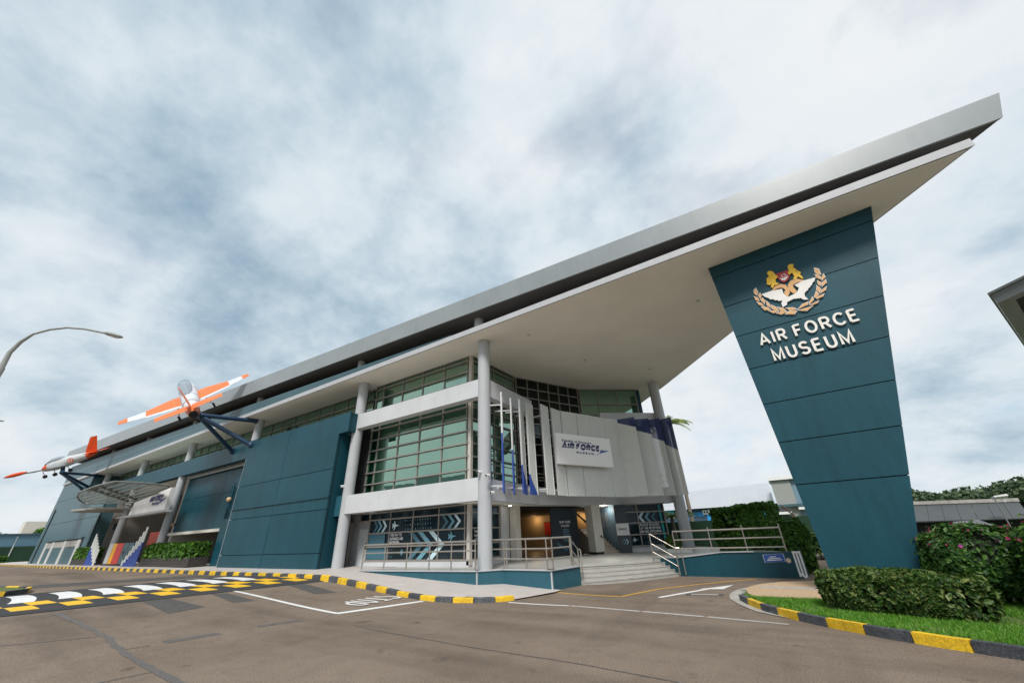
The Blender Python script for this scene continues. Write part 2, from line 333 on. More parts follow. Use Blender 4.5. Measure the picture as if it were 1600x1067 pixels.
# ------------------------------------------------------------------ ground, road, pavement
ASPH = mat('asphalt', (.176, .134, .101), .85, .2, .45, .6, 200, .3, col2=(.252, .199, .156), speck=.26, dirt=.24, wear=.28)
ASPHD = mat('asphalt_dark', (.050, .051, .054), .85, .18, 5, .5, 260, .3, speck=.25)
ASPHP = mat('asphalt_patch', (.090, .086, .082), .85, .2, 5, .5, 260, .3, speck=.25)
TARM = mat('tar_seal', (.085, .082, .080), .6, .35, 14, .3, 100, col2=(.15, .13, .115), speck=.3)
PAVE = mat('pavement_tile', (.50, .455, .425), .6, .06, 1.5, .04, 60, .35, speck=.04, dirt=.15)
TILE = mat('deck_tile', (.40, .395, .365), .4, .08, 2, .04, 60, .45, dirt=.12)
PWHITE = mat('road_paint_white', (.74, .74, .73), .6, .08, 9, .2, 200, speck=.10, dirt=.18)
PWORN = mat('road_paint_worn', (.36, .33, .31), .7, .3, 7, .3, 200, col2=(.62, .60, .58), speck=.25)
PYEL = mat('road_paint_yellow', (.80, .47, .012), .6, .08, 9, .2, 200, speck=.10, dirt=.12)
PYELT = mat('road_paint_yellow_thin', (.66, .37, .04), .7, .2, 9, .2, 200, speck=.2)
KYEL = mat('kerb_yellow', (.74, .46, .015), .6, .14, 7, .4, 60, speck=.22, dirt=.55, objvar=.10)
KBLK = mat('kerb_black', (.035, .040, .050), .65, .3, 9, .5, 60, col2=(.10, .105, .115), speck=.4, objvar=.25)
CONC = mat('concrete', (.38, .36, .33), .8, .15, 3, .3, 120, speck=.12, dirt=.3)
EARTH = mat('grass_far', (.075, .11, .035), .9, .3, .4, .3, 30)
GRASS = leaf_mat('grass_blade', (.05, .17, .012), (.10, .28, .022), (.22, .36, .05))
SOIL = mat('lawn_soil', (.060, .13, .018), .95, .35, 1.8, .5, 60, col2=(.125, .135, .045), speck=.3)
SAND = mat('sand_gravel', (.50, .36, .22), .95, .25, 18, .6, 150, speck=.3)
def grid_sheet(name, xs, ys, zf, m, parent=None, kind=None):
    b = MB(); nx, ny = len(xs), len(ys)
    b.add([(x, y, zf(x, y)) for y in ys for x in xs], [(j * nx + i, j * nx + i + 1, (j + 1) * nx + i + 1, (j + 1) * nx + i) for j in range(ny - 1) for i in range(nx - 1)])
    return b.build(name, m, parent, smooth=True, kind=kind)
def lin(a, b, n): return [a + (b - a) * i / (n - 1) for i in range(n)]
grid_sheet('ground', lin(-2500, 2500, 12), lin(-2500, 2500, 12), lambda x, y: -.17, EARTH, kind='structure')
road = grid_sheet('road', [-150, -120, -100, -80, -60, -50, -40, -30, -26] + lin(-23, 3, 66) + [5, 8, 12, 20, 30, 60], [-60, -30, -15, -8] + lin(-4, 20, 49) + [25, 35], g, ASPH, kind='structure')
KC = [(-6.55, 9.95), (-6.62, 9.72), (-6.83, 9.35), (-7.12, 9.06), (-7.45, 8.88), (-7.82, 8.78), (-8.3, 8.75), (-8.74, 8.79), (-10.07, 9.03), (-12.21, 9.36), (-13.96, 9.57), (-15.7, 9.66), (-18, 9.70), (-26, 9.75), (-60, 9.78), (-140, 9.78)]
def kc(x):
    for (x0, y0), (x1, y1) in zip(KC, KC[1:]):
        if x1 <= x <= x0: return y0 + (y1 - y0) * (x - x0) / (x1 - x0)
    return KC[0][1] if x > KC[0][0] else KC[-1][1]
def zs(x):        # pavement level
    P = [(-140, .95), (-22, .45), (-14.6, .425), (-8.95, .075), (-6.2, -.05), (0, -.06)]
    for (x0, z0), (x1, z1) in zip(P, P[1:]):
        if x0 <= x <= x1: return z0 + (z1 - z0) * (x - x0) / (x1 - x0)
    return P[-1][1]
b = MB(); xs = [-140, -110, -90, -70, -60, -50, -42, -36, -30, -26, -23] + lin(-21, -6.6, 60) + [-6.4, -6.2]
n = len(xs)
rows = [0, .15, .45, 1]
vs = []
for r_ in rows:
    for x in xs:
        y0 = kc(x) + .06 if x < -6.55 else 9.98 + (x + 6.55) * 4.6
        yb = 14.0 if x < -9.2 else (12.4 if x < -6.9 else 12.0)
        vs.append((x, y0 + (yb - y0) * r_, zs(x)))
b.add(vs, [(j * n + i, j * n + i + 1, (j + 1) * n + i + 1, (j + 1) * n + i) for j in range(len(rows) - 1) for i in range(n - 1)])
pav = b.build('pavement', PAVE, smooth=True, kind='structure')
# paving joints: recessed dark strips are too fine to see; two drain covers lie in the pavement
for (px, py), w, d in (((733, 934.0), .55, .42),):
    P = gp((px, py), .1)
    for _ in range(30): P = on((px, py), 2, .5 * (P.z + zs(P.x) + .01))
    q = thing('drain_cover', 'grey-green drain cover set in the pavement by the ' + ('kerb curve' if px > 600 else 'far kerb near the speed hump'), 'drain cover')
    for k in range(6):
        one('grating_bar', ASPHP, q, box=(P.x - w / 2 + k * w / 6, P.x - w / 2 + (k + .82) * w / 6, P.y - d / 2, P.y + d / 2, zs(P.x) - .02, zs(P.x) + .012))
    one('cover_frame', CONC, q, box=(P.x - w / 2 - .05, P.x + w / 2 + .05, P.y - d / 2 - .05, P.y + d / 2 + .05, zs(P.x) - .05, zs(P.x) + .006))
# kerb of painted blocks
def kerb_run(curve, topf, basef, blk, name, label, start=0, inner=1, w=.15, taper=.02, maxn=170):
    k = thing(name, label, 'kerb'); pts = [Vector((x, y, 0)) for x, y in curve]; L = [0]
    for p, q in zip(pts, pts[1:]): L.append(L[-1] + (q - p).length)
    def at(s):
        s = min(max(s, 0), L[-1] - 1e-6)
        for i in range(len(pts) - 1):
            if L[i] <= s <= L[i + 1]:
                t = (s - L[i]) / (L[i + 1] - L[i]); return pts[i].lerp(pts[i + 1], t)
        return pts[-1]
    s = 0; i = start
    while s < L[-1] - .2 and i - start < maxn:
        e = min(s + blk * random.uniform(.92, 1.08), L[-1]); m = MB(); segs = 3; prevs = None
        bl, tl, br, tr = [], [], [], []
        for q in range(segs + 1):
            ss = s + .008 + (e - s - .016) * q / segs; P = at(ss); D = (at(ss + .05) - at(ss - .05)).normalized(); nrm = Vector((D.y, -D.x, 0)) * inner
            z1 = topf(P.x, P.y) + random.uniform(-.004, .004); z0 = basef(P.x, P.y) - .08
            bl.append((P.x, P.y, z0)); tl.append((P.x + nrm.x * taper, P.y + nrm.y * taper, z1 - .015))
            tr.append((P.x + nrm.x * (taper + .02), P.y + nrm.y * (taper + .02), z1)); br.append((P.x + nrm.x * w, P.y + nrm.y * w, z1))
        rows_ = [bl, tl, tr, br, [(x, y, z - .3) for x, y, z in br]]; nn = segs + 1
        m.add([v for r_ in rows_ for v in r_], [(a * nn + c, a * nn + c + 1, (a + 1) * nn + c + 1, (a + 1) * nn + c)[::inner] for a in range(4) for c in range(segs)] +
              [tuple(a * nn for a in range(5)), tuple(a * nn + segs for a in range(4, -1, -1))])
        m.build('kerb_block', KYEL if i % 2 == 0 else KBLK, k); s = e; i += 1
    return k
kerb_run(KC[:-2] + [(-85, 9.78)], lambda x, y: max(zs(x) + .012, g(x, y) + .11), g, .60, 'kerb', 'long yellow and black painted kerb along the museum pavement', inner=1)

# road markings (parts of the road)
def paint(name, poly, m, dz=.005, parent=road, sub=0):
    mb = MB(); P = [Vector((x, y, 0)) for x, y in poly]
    if sub and len(P) == 4:
        for i in range(sub):
            a, b_, c, d = P[0].lerp(P[1], i / sub), P[0].lerp(P[1], (i + 1) / sub), P[3].lerp(P[2], (i + 1) / sub), P[3].lerp(P[2], i / sub)
            mb.add([(v.x, v.y, g(v.x, v.y) + dz) for v in (a, b_, c, d)], [(0, 1, 2, 3)])
    else: mb.add([(v.x, v.y, g(v.x, v.y) + dz) for v in P], [tuple(range(len(P)))])
    o = mb.build(name, m, parent)
    for p_ in o.data.polygons:
        if p_.normal.z < 0: p_.flip()
    return o
def stripe(name, a, b_, w, m, sub=12, dz=.005):
    a, b_ = Vector((*a, 0)), Vector((*b_, 0)); n_ = (b_ - a).normalized(); n_ = Vector((-n_.y, n_.x, 0)) * w / 2
    return paint(name, [(a - n_)[:2], (b_ - n_)[:2], (b_ + n_)[:2], (a + n_)[:2]], m, dz, sub=sub)
stripe('stop_line', (-9.32, 6.60), (-8.66, 8.70), .20, PWHITE)
stripe('lane_line', (-15.0, 6.86), (-9.3, 6.62), .11, PWHITE, 30)
stripe('edge_line', (-6.5, 9.58), (-4.95, 9.9), .12, PWHITE)
stripe('edge_line', (-4.9, 9.9), (-3.16, 9.70), .12, PWORN)
stripe('edge_line', (-3.12, 9.70), (-1.85, 9.5), .12, PWORN)
stripe('edge_line', (-1.8, 9.5), (-.45, 9.22), .14, CONC)
for a, b_ in zip([(-6.24, 11.75), (-4.28, 11.72), (-3.68, 13.38), (-2.82, 14.62)], [(-4.28, 11.72), (-3.68, 13.38), (-2.82, 14.62), (-1.3, 16.4)]):
    stripe('yellow_line', a, b_, .09, PYELT, 12, .006)
stripe('arrow_shaft', (-3.30, 11.85), (-2.33, 13.86), .14, PWHITE, 8)
paint('arrow_head', [(-2.62, 13.62), (-2.00, 13.75), (-1.83, 14.75), (-2.28, 14.05)], PWHITE, .006)
# STOP, read by drivers coming from the left
for i, ch in enumerate('STOP'):
    o = stroke_text(ch, (-10.86, 8.88 - i * .385, g(-10.3, 8.3 - i * .385) + .010), (0, -1, 0), (1, 0, -.012), .30, 1.30, PWHITE, road, .22, .0018, name='painted_letter', joined=True, shear=0)
# patches, cracks and joints
paint('asphalt_repair', [(-15.35, 4.70), (-12.70, 4.48), (-12.87, 5.30), (-15.22, 5.25)], ASPHP, .004, sub=10)
paint('asphalt_repair', [(-15.0, 6.22), (-12.93, 5.94), (-12.66, 6.40), (-14.7, 6.55)], ASPHP, .004, sub=10)
paint('asphalt_repair', [(-15.3, 8.52), (-12.34, 7.90), (-12.03, 8.45), (-14.9, 8.95)], ASPHP, .004, sub=10)
paint('asphalt_repair', [(-10.0, 3.55), (-9.72, 3.55), (-9.55, 4.35), (-9.8, 4.35)], TARM, .004)
paint('asphalt_repair', [(-9.72, 5.03), (-9.5, 5.03), (-9.3, 5.80), (-9.5, 5.80)], TARM, .004)
paint('asphalt_repair', [(-2.75, 12.35), (-1.85, 12.5), (-1.9, 12.85), (-2.8, 12.72)], ASPHP, .004)
paint('drain_cover', [(-2.62, 12.44), (-1.98, 12.56), (-2.0, 12.74), (-2.66, 12.62)], CONC, .009)
def crack(name, pts, w, m):
    mb = MB(); rnd = random.Random(len(pts)); P = []
    for (a, b_) in zip(pts, pts[1:]):
        for i in range(14): P.append(Vector((*a, 0)).lerp(Vector((*b_, 0)), i / 14))
    P.append(Vector((*pts[-1], 0))); vs = []
    for i, p_ in enumerate(P):
        d = (P[min(i + 1, len(P) - 1)] - P[max(i - 1, 0)]).normalized(); nn = Vector((-d.y, d.x, 0)); ww = w * rnd.uniform(.7, 1.25); j = nn * rnd.gauss(0, w * .12)
        for s_ in (-.5, .5): q = p_ + nn * ww * s_ + j; vs.append((q.x, q.y, g(q.x, q.y) + .0045))
    mb.add(vs, [(2 * i, 2 * i + 2, 2 * i + 3, 2 * i + 1) for i in range(len(P) - 1)]); o = mb.build(name, m, road)
    for p_ in o.data.polygons:
        if p_.normal.z < 0: p_.flip()
crack('sealed_joint', [(-15.2, 3.06), (-11.2, 3.1), (-10.1, 2.99), (-6.94, 2.8), (-5, 2.7)], .10, TARM)
crack('road_crack', [(-7.9, 6.0), (-6.91, 5.82), (-4.59, 5.61), (-2.74, 5.54), (-1.46, 5.38), (.5, 5.2)], .028, TARM)
crack('road_crack', [(-12.2, 1.6), (-11.4, 3.0)], .05, TARM)
crack('road_crack', [(-8.1, 1.8), (-7.9, 2.85)], .04, TARM)
crack('road_crack', [(-9.9, 2.95), (-9.8, 3.35)], .03, TARM)
paint('asphalt_repair', [(-29, 4.3), (-26.2, 4.3), (-22.3, 9.7), (-24.5, 9.7)], ASPHP, .004, sub=8)

# ------------------------------------------------------------------ speed hump
hump = thing('speed_hump', 'black asphalt speed hump painted with yellow and white checks', 'speed hump', loc=(0, 0, 0))
def hx(x, y): return x + .135 * (y - 4)
def hz(x, y): return g(x, y) + .012 + .035 * max(0, math.sin(math.pi * min(1, max(0, (x - hx(-22.9, y)) / 7.6))))
def hump_sheet(name, f00, m, dz, ny=4, nx=6):
    mb = MB(); vs = []
    for j in range(ny + 1):
        for i in range(nx + 1):
            x, y = f00(i / nx, j / ny); X = hx(x, y); vs.append((X, y, hz(X, y) + dz))
    mb.add(vs, [(j * (nx + 1) + i, j * (nx + 1) + i + 1, (j + 1) * (nx + 1) + i + 1, (j + 1) * (nx + 1) + i) for j in range(ny) for i in range(nx)])
    o = mb.build(name, m, hump, smooth=True)
    if o.data.polygons[0].normal.z < 0:
        for p_ in o.data.polygons: p_.flip()
hump_sheet('hump_base', lambda u, v: (-15.35 - 7.5 * u, -3 + 12.74 * v), ASPHD, 0, 40, 24)
for k in range(-5, 8):
    y0 = 2.5 + .928 * k
    hump_sheet('yellow_check', lambda u, v: (-16.0 - 1.03 * u, y0 + .464 * v), PYEL, .005, 2, 3)
    y1 = 2.5 + .464 + .928 * k
    hump_sheet('yellow_check', lambda u, v: (-17.05 - 1.12 * u, y1 + .464 * v), PYEL, .005, 2, 3)
    y2 = 2.70 + .928 * k
    if y2 + .48 < 9.6: hump_sheet('white_tooth', lambda u, v: (-18.2 - 3.7 * u, y2 + .48 * v + .42 * (1 - (1 - u) ** 2)), PWHITE, .005, 3, 8)

# ------------------------------------------------------------------ museum building
mus = thing('museum_building', 'long teal and grey museum hall with wing-like roof and green glazing', 'building')
T = .44
XC = [-9.22, -17.65, -29.0, -39.9, -50.85, -62.0]
def column(x, y, z0, z1, r, m=COLM, parent=mus, name='column'):
    mb = MB(); mb.tube([(x, y, z0), (x, y, z1)], r, 28); return mb.build(name, m, parent, smooth='auto')
for x in XC: column(x, 12.2, .3, 9.38, .265)
column(-4.41, 22.8, .3, 9.38, .285)
for x in XC[:1] + XC[1:]:
    column(x, 11.85, 9.64, 9.87 + .0283 * (7 - x) + .05, .22, COLM, mus, 'roof_stub_column')
# upper slab with soffit
edge = [(-77, 11.24), (6.38, 11.24), (.46, 18.41), (-3.94, 24.0), (-9.5, 30.6), (-77, 30.6)]
one('roof_slab', SLAB, mus, prism=(edge, 9.40, 9.64))
ins = [(-76.9, 11.30), (6.22, 11.30), (.42, 18.36), (-3.98, 23.92), (-9.6, 30.5), (-76.9, 30.5)]
one('soffit', SOFF, mus, prism=(ins, 9.375, 9.398))
for (px, py) in ((826, 523), (914, 562.5), (1015, 576), (1090, 470), (1178, 436)):
    P = on((px, py), 2, 9.37); mb = MB(); mb.tube([(P.x, P.y, 9.345), (P.x, P.y, 9.376)], .07, 14); mb.build('soffit_fitting', GREY, mus)
# tilted upper roof
def fy(x): return 10.38 + (x + 77) * (.86 / 84.3)
def zb(x): return 9.87 + .0283 * (7.1 - x)
def zt(x): return 10.61 + .0355 * (7.3 - x)
xa, xb = -77.0, 7.15
poly = [(xa, fy(xa)), (xb, fy(xb)), (xb - 8, fy(xb) + 10.07), (-8.3, 30.7), (xa, 30.7)]
fx = [(xa, xa + 28), (xa + 28, xa + 56), (xa + 56, xb)]
for k, (x0, x1) in enumerate(fx):
    gap = .0
    mb = MB(); y0, y1 = fy(x0), fy(x1)
    xt_, xl_ = (7.30, 7.04) if k == 2 else (x1, x1); e_ = .05 if k == 2 else 0
    mb.hexa([(x0, y0, zb(x0)), (xl_, y1, zb(xl_)), (xl_ - e_, y1 + .058, zb(xl_)), (x0, y0 + .058, zb(x0))], [(x0, y0, zt(x0)), (xt_, y1, zt(xt_)), (xt_ - e_, y1 + .058, zt(xt_)), (x0, y0 + .058, zt(x0))])
    mb.build('roof_fascia', FASC, mus)
mb = MB(); P2 = [(xa, fy(xa) + .06), (7.0, fy(xb) + .06), (xb - 8, fy(xb) + 10.07), (-8.3, 30.7), (xa, 30.7)]
mb.prism(P2, lambda x, y: zb(x) + .012, lambda x, y: zb(x) + .10); mb.build('roof_soffit', DSOF, mus)
mb = MB(); mb.prism(P2, lambda x, y: zb(x) + .10, lambda x, y: zt(x) - .02); mb.build('roof_deck', FASC, mus)
# clerestory wall behind the stub columns and sloping upstand
mb = MB(); mb.prism([(-76, 13.0), (0.3, 13.0), (0.3, 13.3), (-76, 13.3)], 9.64, lambda x, y: zb(x)); mb.build('clerestory_wall', TEAL, mus)
def zu(x): return 9.73 + .0303 * (-10.3 - x)
for k in range(3):
    f0, f1 = k / 3, (k + 1) / 3
    mb = MB()
    mb.prism([(-77, 11.30), (-10.4, 11.30), (-10.4, 11.44), (-77, 11.44)], lambda x, y: 9.642 + (zu(x) - 9.642) * f0 + (.02 if k else 0), lambda x, y: 9.642 + (zu(x) - 9.642) * f1)
    mb.build('upstand_panel', TEALP, mus)
one('upstand_backing', DARK, mus, prism=([(-77, 11.44), (-10.6, 11.44), (-10.6, 11.5), (-77, 11.5)], 9.645, lambda x, y: zu(x) - .02))
# floor beams on the corner bay
one('floor_beam', GREY, mus, box=(-17.46, -9.3, 12.0, 12.42, 2.67, 3.49))
one('floor_beam', GREY, mus, box=(-17.46, -9.3, 12.0, 12.42, 6.75, 7.515))
BR = [(-9.02, 12.05), (-9.18, 14.4), (-9.30, 16.5), (-8.62, 19.3), (-7.2, 21.5), (-4.45, 22.95)]
def offs(pl, d):
    out = []
    for i, p in enumerate(pl):
        a = Vector(pl[max(i - 1, 0)]); c = Vector(pl[min(i + 1, len(pl) - 1)]); t = (c - a).normalized(); out.append((p[0] - t.y * d, p[1] + t.x * d))
    return out
BRi = offs(BR, .38)
for i in range(len(BR) - 1):
    one('balcony_beam', GREY, mus, prism=([BR[i], BR[i + 1], BRi[i + 1], BRi[i]], 2.67, 3.42))
one('floor_beam', GREY, mus, prism=([(-9.03, 12.06), (-9.14, 16.1), (-9.5, 16.1), (-9.4, 12.3)], 6.75, 7.515))
one('floor_beam', GREY, mus, prism=([(-7.19, 20.53), (-4.45, 22.95), (-4.7, 23.25), (-7.44, 20.83)], 6.75, 7.515))
GL = [(-17.6, 13.07), (-10.67, 13.07), (-10.55, 16.76), (-8.54, 21.03), (-5.68, 23.48)]
one('balcony_floor', GREY, mus, prism=(BRi + [(-5.68, 23.6), (-8.7, 21.1), (-10.7, 16.8), (-10.8, 12.42), (-9.42, 12.42)], 3.0, 3.30))
sof_o = BRi + [(-5.2, 24.0), (-7.4, 22.6), (-9.6, 19.9), (-10.6, 17.2), (-10.9, 12.42)]
one('entrance_soffit', SOFF, mus, prism=(sof_o, 2.68, 2.73))
for (px, py) in ((797, 789.6), (828.8, 791.7), (905.3, 793), (950.3, 791.8)):
    P = on((px, py), 2, 2.66); d_ = thing('downlight', 'small lit round downlight in the entrance soffit, ' + {797: 'nearest the corner column', 828: 'second from the corner column', 905: 'third from the corner column', 950: 'farthest from the corner column'}[int(px)], 'downlight')
    mb = MB(); mb.tube([(P.x, P.y, 2.655), (P.x, P.y, 2.685)], .09, 16); mb.build('trim_ring', WHITE, d_)
    mb = MB(); mb.tube([(P.x, P.y, 2.64), (P.x, P.y, 2.656)], .065, 16); mb.build('lamp', emit_mat('lamp_glow', (1, .93, .8), 9), d_)
# glazing
def glazing(P0, P1, cuts, rows, glass, name='window', bar=.055, dep=.07, out=None, corner=0, skip=()):
    P0, P1 = Vector((*P0, 0)), Vector((*P1, 0)); d = (P1 - P0).normalized(); L = (P1 - P0).length; nrm = Vector((d.y, -d.x, 0))
    if out is not None and nrm.dot(Vector((*out, 0))) < 0: nrm = -nrm
    fr = MB()
    for c in cuts: fr.bar(P0 + d * c + Vector((0, 0, rows[0])) + nrm * .0, P0 + d * c + Vector((0, 0, rows[-1])), bar, dep, up=nrm)
    for z in rows: fr.bar(P0 + d * cuts[0] + nrm * .045 + Vector((0, 0, z)), P0 + d * cuts[-1] + nrm * .045 + Vector((0, 0, z)), dep * 1.3, bar, up=(0, 0, 1))
    fo = fr.build(name, ALU, mus)
    for i, (a, c) in enumerate(zip(cuts, cuts[1:])):
        for j, (z0, z1) in enumerate(zip(rows, rows[1:])):
            if (i, j) in skip: continue
            t1, t2 = random.gauss(0, .004), random.gauss(0, .004); mb = MB(); q = []
            for (s_, z) in ((a, z0), (c, z0), (c, z1), (a, z1)):
                off = t1 * (s_ - (a + c) / 2) + t2 * (z - (z0 + z1) / 2)
                q.append(P0 + d * s_ + Vector((0, 0, z)) + nrm * (off - .012))
            mb.plate(q, nrm, .012); mb.build('pane', glass, fo)
    return fo
vx = [0, .62, 2.20, 3.72, 5.24, 6.72, 6.93]
fr_rows = [3.3, 4.03, 4.59, 5.16, 5.71, 6.27, 6.82, 7.15]
glazing(GL[0], GL[1], vx, fr_rows, GLASS, out=(0, -1))
glazing(GL[0], GL[1], vx, [7.35, 8.0, 8.57, 9.14, 9.372], GLASS, out=(0, -1))
sv = [0.1, 1.75, 3.6]
glazing(GL[1], GL[2], sv, fr_rows, GLASS, out=(1, 0)); glazing(GL[1], GL[2], sv, [7.35, 8.0, 8.57, 9.14, 9.372], GLASS, out=(1, 0))
sv = [0.1 + 4.5 * i / 6 for i in range(7)]
glazing(GL[2], GL[3], sv, fr_rows, GLASSD, out=(1, -.6)); glazing(GL[2], GL[3], sv, [7.15, 7.7, 8.25, 8.8, 9.372], GLASSD, out=(1, -.6))
sv = [0.05, 1.2, 2.45, 3.72]
glazing(GL[3], GL[4], sv, fr_rows, GLASS, out=(1, -1)); glazing(GL[3], GL[4], sv, [7.15, 7.75, 8.4, 9.372], GLASS, out=(1, -1))
one('corner_mullion', mat('mullion_beige', (.52, .48, .43), .5, .05), mus, box=(-10.74, -10.58, 13.0, 13.16, .5, 9.37))
cx = [-62 + 1.4774 * i for i in range(31)]
glazing((-62, 13.3), (-17.68, 13.3), [x + 62 for x in cx], [7.5, 8.15, 8.75, 9.372], GLASS, out=(0, -1))
# body of the hall behind the glass
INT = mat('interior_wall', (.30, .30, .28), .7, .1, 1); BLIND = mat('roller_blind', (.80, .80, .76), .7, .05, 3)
one('hall_core', INT, mus, prism=([(-17.5, 16.2), (-13.2, 16.2), (-12.4, 18.2), (-10.5, 22.1), (-8.0, 25), (-9.5, 29), (-17.5, 29)], 3.25, 9.37))
fl_in = [(-17.5, 13.25), (-10.85, 13.25), (-10.72, 16.85), (-8.75, 21.1), (-5.95, 23.55), (-8.0, 25), (-10.5, 22.1), (-12.4, 18.2), (-13.2, 16.2), (-17.5, 16.2)]
one('floor_slab', INT, mus, prism=(fl_in, 3.0, 3.28)); one('floor_slab', INT, mus, prism=(fl_in, 7.12, 7.34))
for x, y in ((-15.9, 14.3), (-12.9, 14.5), (-11.6, 17.0), (-9.6, 21.0)):
    column(x, y, 3.28, 7.11, .2, BLIND, mus, 'inner_column'); column(x, y, 7.35, 9.36, .2, BLIND, mus, 'inner_column')
for (x0, x1, z0_, z1_) in ((-17.0, -16.2, 3.4, 7.0), (-15.3, -14.5, 5.8, 7.05), (-13.8, -12.4, 6.3, 7.05), (-17.1, -15.4, 7.4, 8.2), (-15.3, -13.9, 7.4, 8.9), (-12.3, -10.95, 7.4, 8.6)):
    one('window_blind', BLIND, mus, box=(x0, x1, 13.32, 13.35, z0_, z1_))
rbl = random.Random(12)
for k in range(29):
    if rbl.random() < .62: xq = -61.9 + 1.4774 * k; one('window_blind', BLIND, mus, box=(xq + .05, xq + 1.4, 13.42, 13.45, 7.5, 8.2 + rbl.choice((0, .1, .35))))
one('hall_core', INT, mus, box=(-62, -17.55, 16.2, 30, 7.4, 9.37))
one('floor_slab', INT, mus, box=(-62, -17.55, 13.4, 16.2, 7.36, 7.48))
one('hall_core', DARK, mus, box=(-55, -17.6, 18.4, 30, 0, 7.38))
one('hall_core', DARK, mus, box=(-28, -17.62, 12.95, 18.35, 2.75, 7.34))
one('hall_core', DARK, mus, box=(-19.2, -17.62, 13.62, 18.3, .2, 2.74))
one('recess_ceiling', GREY, mus, box=(-19.0, -16.9, 12.45, 13.6, 2.69, 2.74))
one('end_wall', TEAL, mus, prism=([(-5.68, 23.5), (-5.5, 23.65), (-9.2, 30), (-9.5, 29.8)], .2, 9.37))
# big teal panel wall
def panels(xs, zz, y0, y1, m, gap=.014, name='wall_panel', back=True):
    for i in range(len(xs) - 1):
        for j in range(len(zz) - 1):
            one(name, m, mus, box=(xs[i] + (gap if i else 0), xs[i + 1] - (gap if i < len(xs) - 2 else 0), y0, y1, zz[j] + (gap if j else 0), zz[j + 1] - (gap if j < len(zz) - 2 else 0)))
    if back: one(name + '_backing', DARK, mus, box=(xs[0] + .02, xs[-1] - .02, y1 + .001, y1 + .05, zz[0] + .02, zz[-1] - .02))
panels([-27.95, -23.12, -18.2], [.40, 1.07, 2.92, 3.5, 4.78, 6.53], 11.5, 11.6, TEAL)
panels([-27.75, -23.12, -17.47], [6.53, 7.56], 11.5, 11.6, TEAL)
one('wall_body', TEAL, mus, box=(-27.93, -18.22, 11.66, 12.28, .40, 6.55))
one('wall_body', TEAL, mus, box=(-27.73, -17.50, 11.602, 12.0, 6.56, 7.54))
one('string_course', TEAL, mus, box=(-28.1, -18.12, 11.44, 11.499, 3.44, 3.53))
one('link_wall', TEALB, mus, box=(-18.2, -17.7, 11.95, 12.2, 2.6, 3.5))
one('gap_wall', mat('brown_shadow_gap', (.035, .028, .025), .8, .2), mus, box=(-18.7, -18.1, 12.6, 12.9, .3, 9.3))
# recessed sliding wall, beam and undercroft
panels([-39.6, -36.2, -32.9, -28.0], [2.62, 4.9, 6.7], 12.6, 12.7, TEAL, gap=.012)
one('lintel', CREAM, mus, box=(-39.4, -28.0, 12.3, 12.72, 2.42, 2.60))
one('side_box', TEAL, mus, box=(-30.3, -27.97, 12.05, 12.5, .4, 3.1))
one('teal_beam', TEAL, mus, box=(-55.3, -27.97, 11.9, 12.35, 6.7, 7.86))
one('door_track', ALU, mus, box=(-39.4, -28, 12.36, 12.46, 6.45, 6.62))
one('undercroft_ceiling', SOFF, mus, box=(-55.3, -28, 12.36, 24, 6.76, 6.86))
one('undercroft_wall', DARK, mus, box=(-40.2, -27.97, 18, 18.3, .3, 6.7))
one('undercroft_side', CREAM, mus, box=(-40.35, -39.9, 12.75, 18, .3, 6.7))
one('entry_back_wall', mat('entry_wall_grey', (.26, .245, .225), .7, .08, 1), mus, box=(-55.3, -40.35, 17.5, 17.8, 2.6, 6.7))
one('entry_side_wall', mat('entry_wall_grey', (.26, .245, .225)), mus, box=(-55.3, -55.1, 12.4, 17.5, .3, 6.7))
one('entry_mural', mat('brown_mural', (.19, .085, .045), .7, .4, .7), mus, box=(-54.0, -40.5, 17.7, 17.9, .3, 2.6))
one('downpipe', TEAL, mus, tube=([(-31.2, 12.52, .5), (-31.2, 12.52, 5.2)], .06, 8))
one('downpipe', TEAL, mus, tube=([(-28.35, 11.42, 3.6), (-28.35, 11.42, 5.1)], .05, 8))
for (x, y, z) in ((-28.35, 11.33, 4.1), (-39.75, 12.52, 3.2)):
    mb = MB(); mb.ellip((x, y, z), (.16, .14, .14)); w_ = mb.build('wall_lamp', mat('lamp_brass', (.5, .36, .2), .4), smooth=True); tag(w_, 'small brown bulkhead lamp on the ' + ('teal panel wall edge' if x > -30 else 'wall beside the canopy column'), 'wall lamp')
# left end block with doors
panels([-76.9, -66.5, -64.0], [.45, 4.68, 7.3, 9.40], 11.4, 11.5, TEALP, gap=.015)
panels([-64.0, -55.45], [2.95, 4.68, 7.45], 11.4, 11.5, TEALP, gap=.015)
one('block_body', TEALP, mus, box=(-76.88, -55.46, 11.56, 22, .45, 7.44))
one('block_body', TEALP, mus, box=(-76.88, -64.01, 11.56, 22, 7.44, 9.37))
for i, (x0, x1) in enumerate([(-64.0, -57.2)]):
    pass
panels([-57.2, -55.45], [.45, 2.95], 11.4, 11.5, TEALP)
one('downpipe', DARK, mus, box=(-75.2, -74.9, 11.33, 11.398, .6, 6.4))
for x in (-71.6, -68.5, -63.6, -58.6):
    one('door_post', mat('door_frame_grey', (.52, .52, .50), .5), mus, box=(x, x + .95, 11.30, 11.398, .5, 2.75))
for (x0, x1) in ((-70.62, -68.54), (-67.5, -63.65), (-62.6, -58.7)):
    one('door_leaf', TEALP, mus, box=(x0, x1, 11.34, 11.398, .55, 2.1)); one('door_transom', CONC, mus, box=(x0, x1, 11.34, 11.398, 2.14, 2.72))
one('door_hood', TEALP, mus, box=(-72.2, -57.2, 11.2, 11.398, 2.82, 2.92))
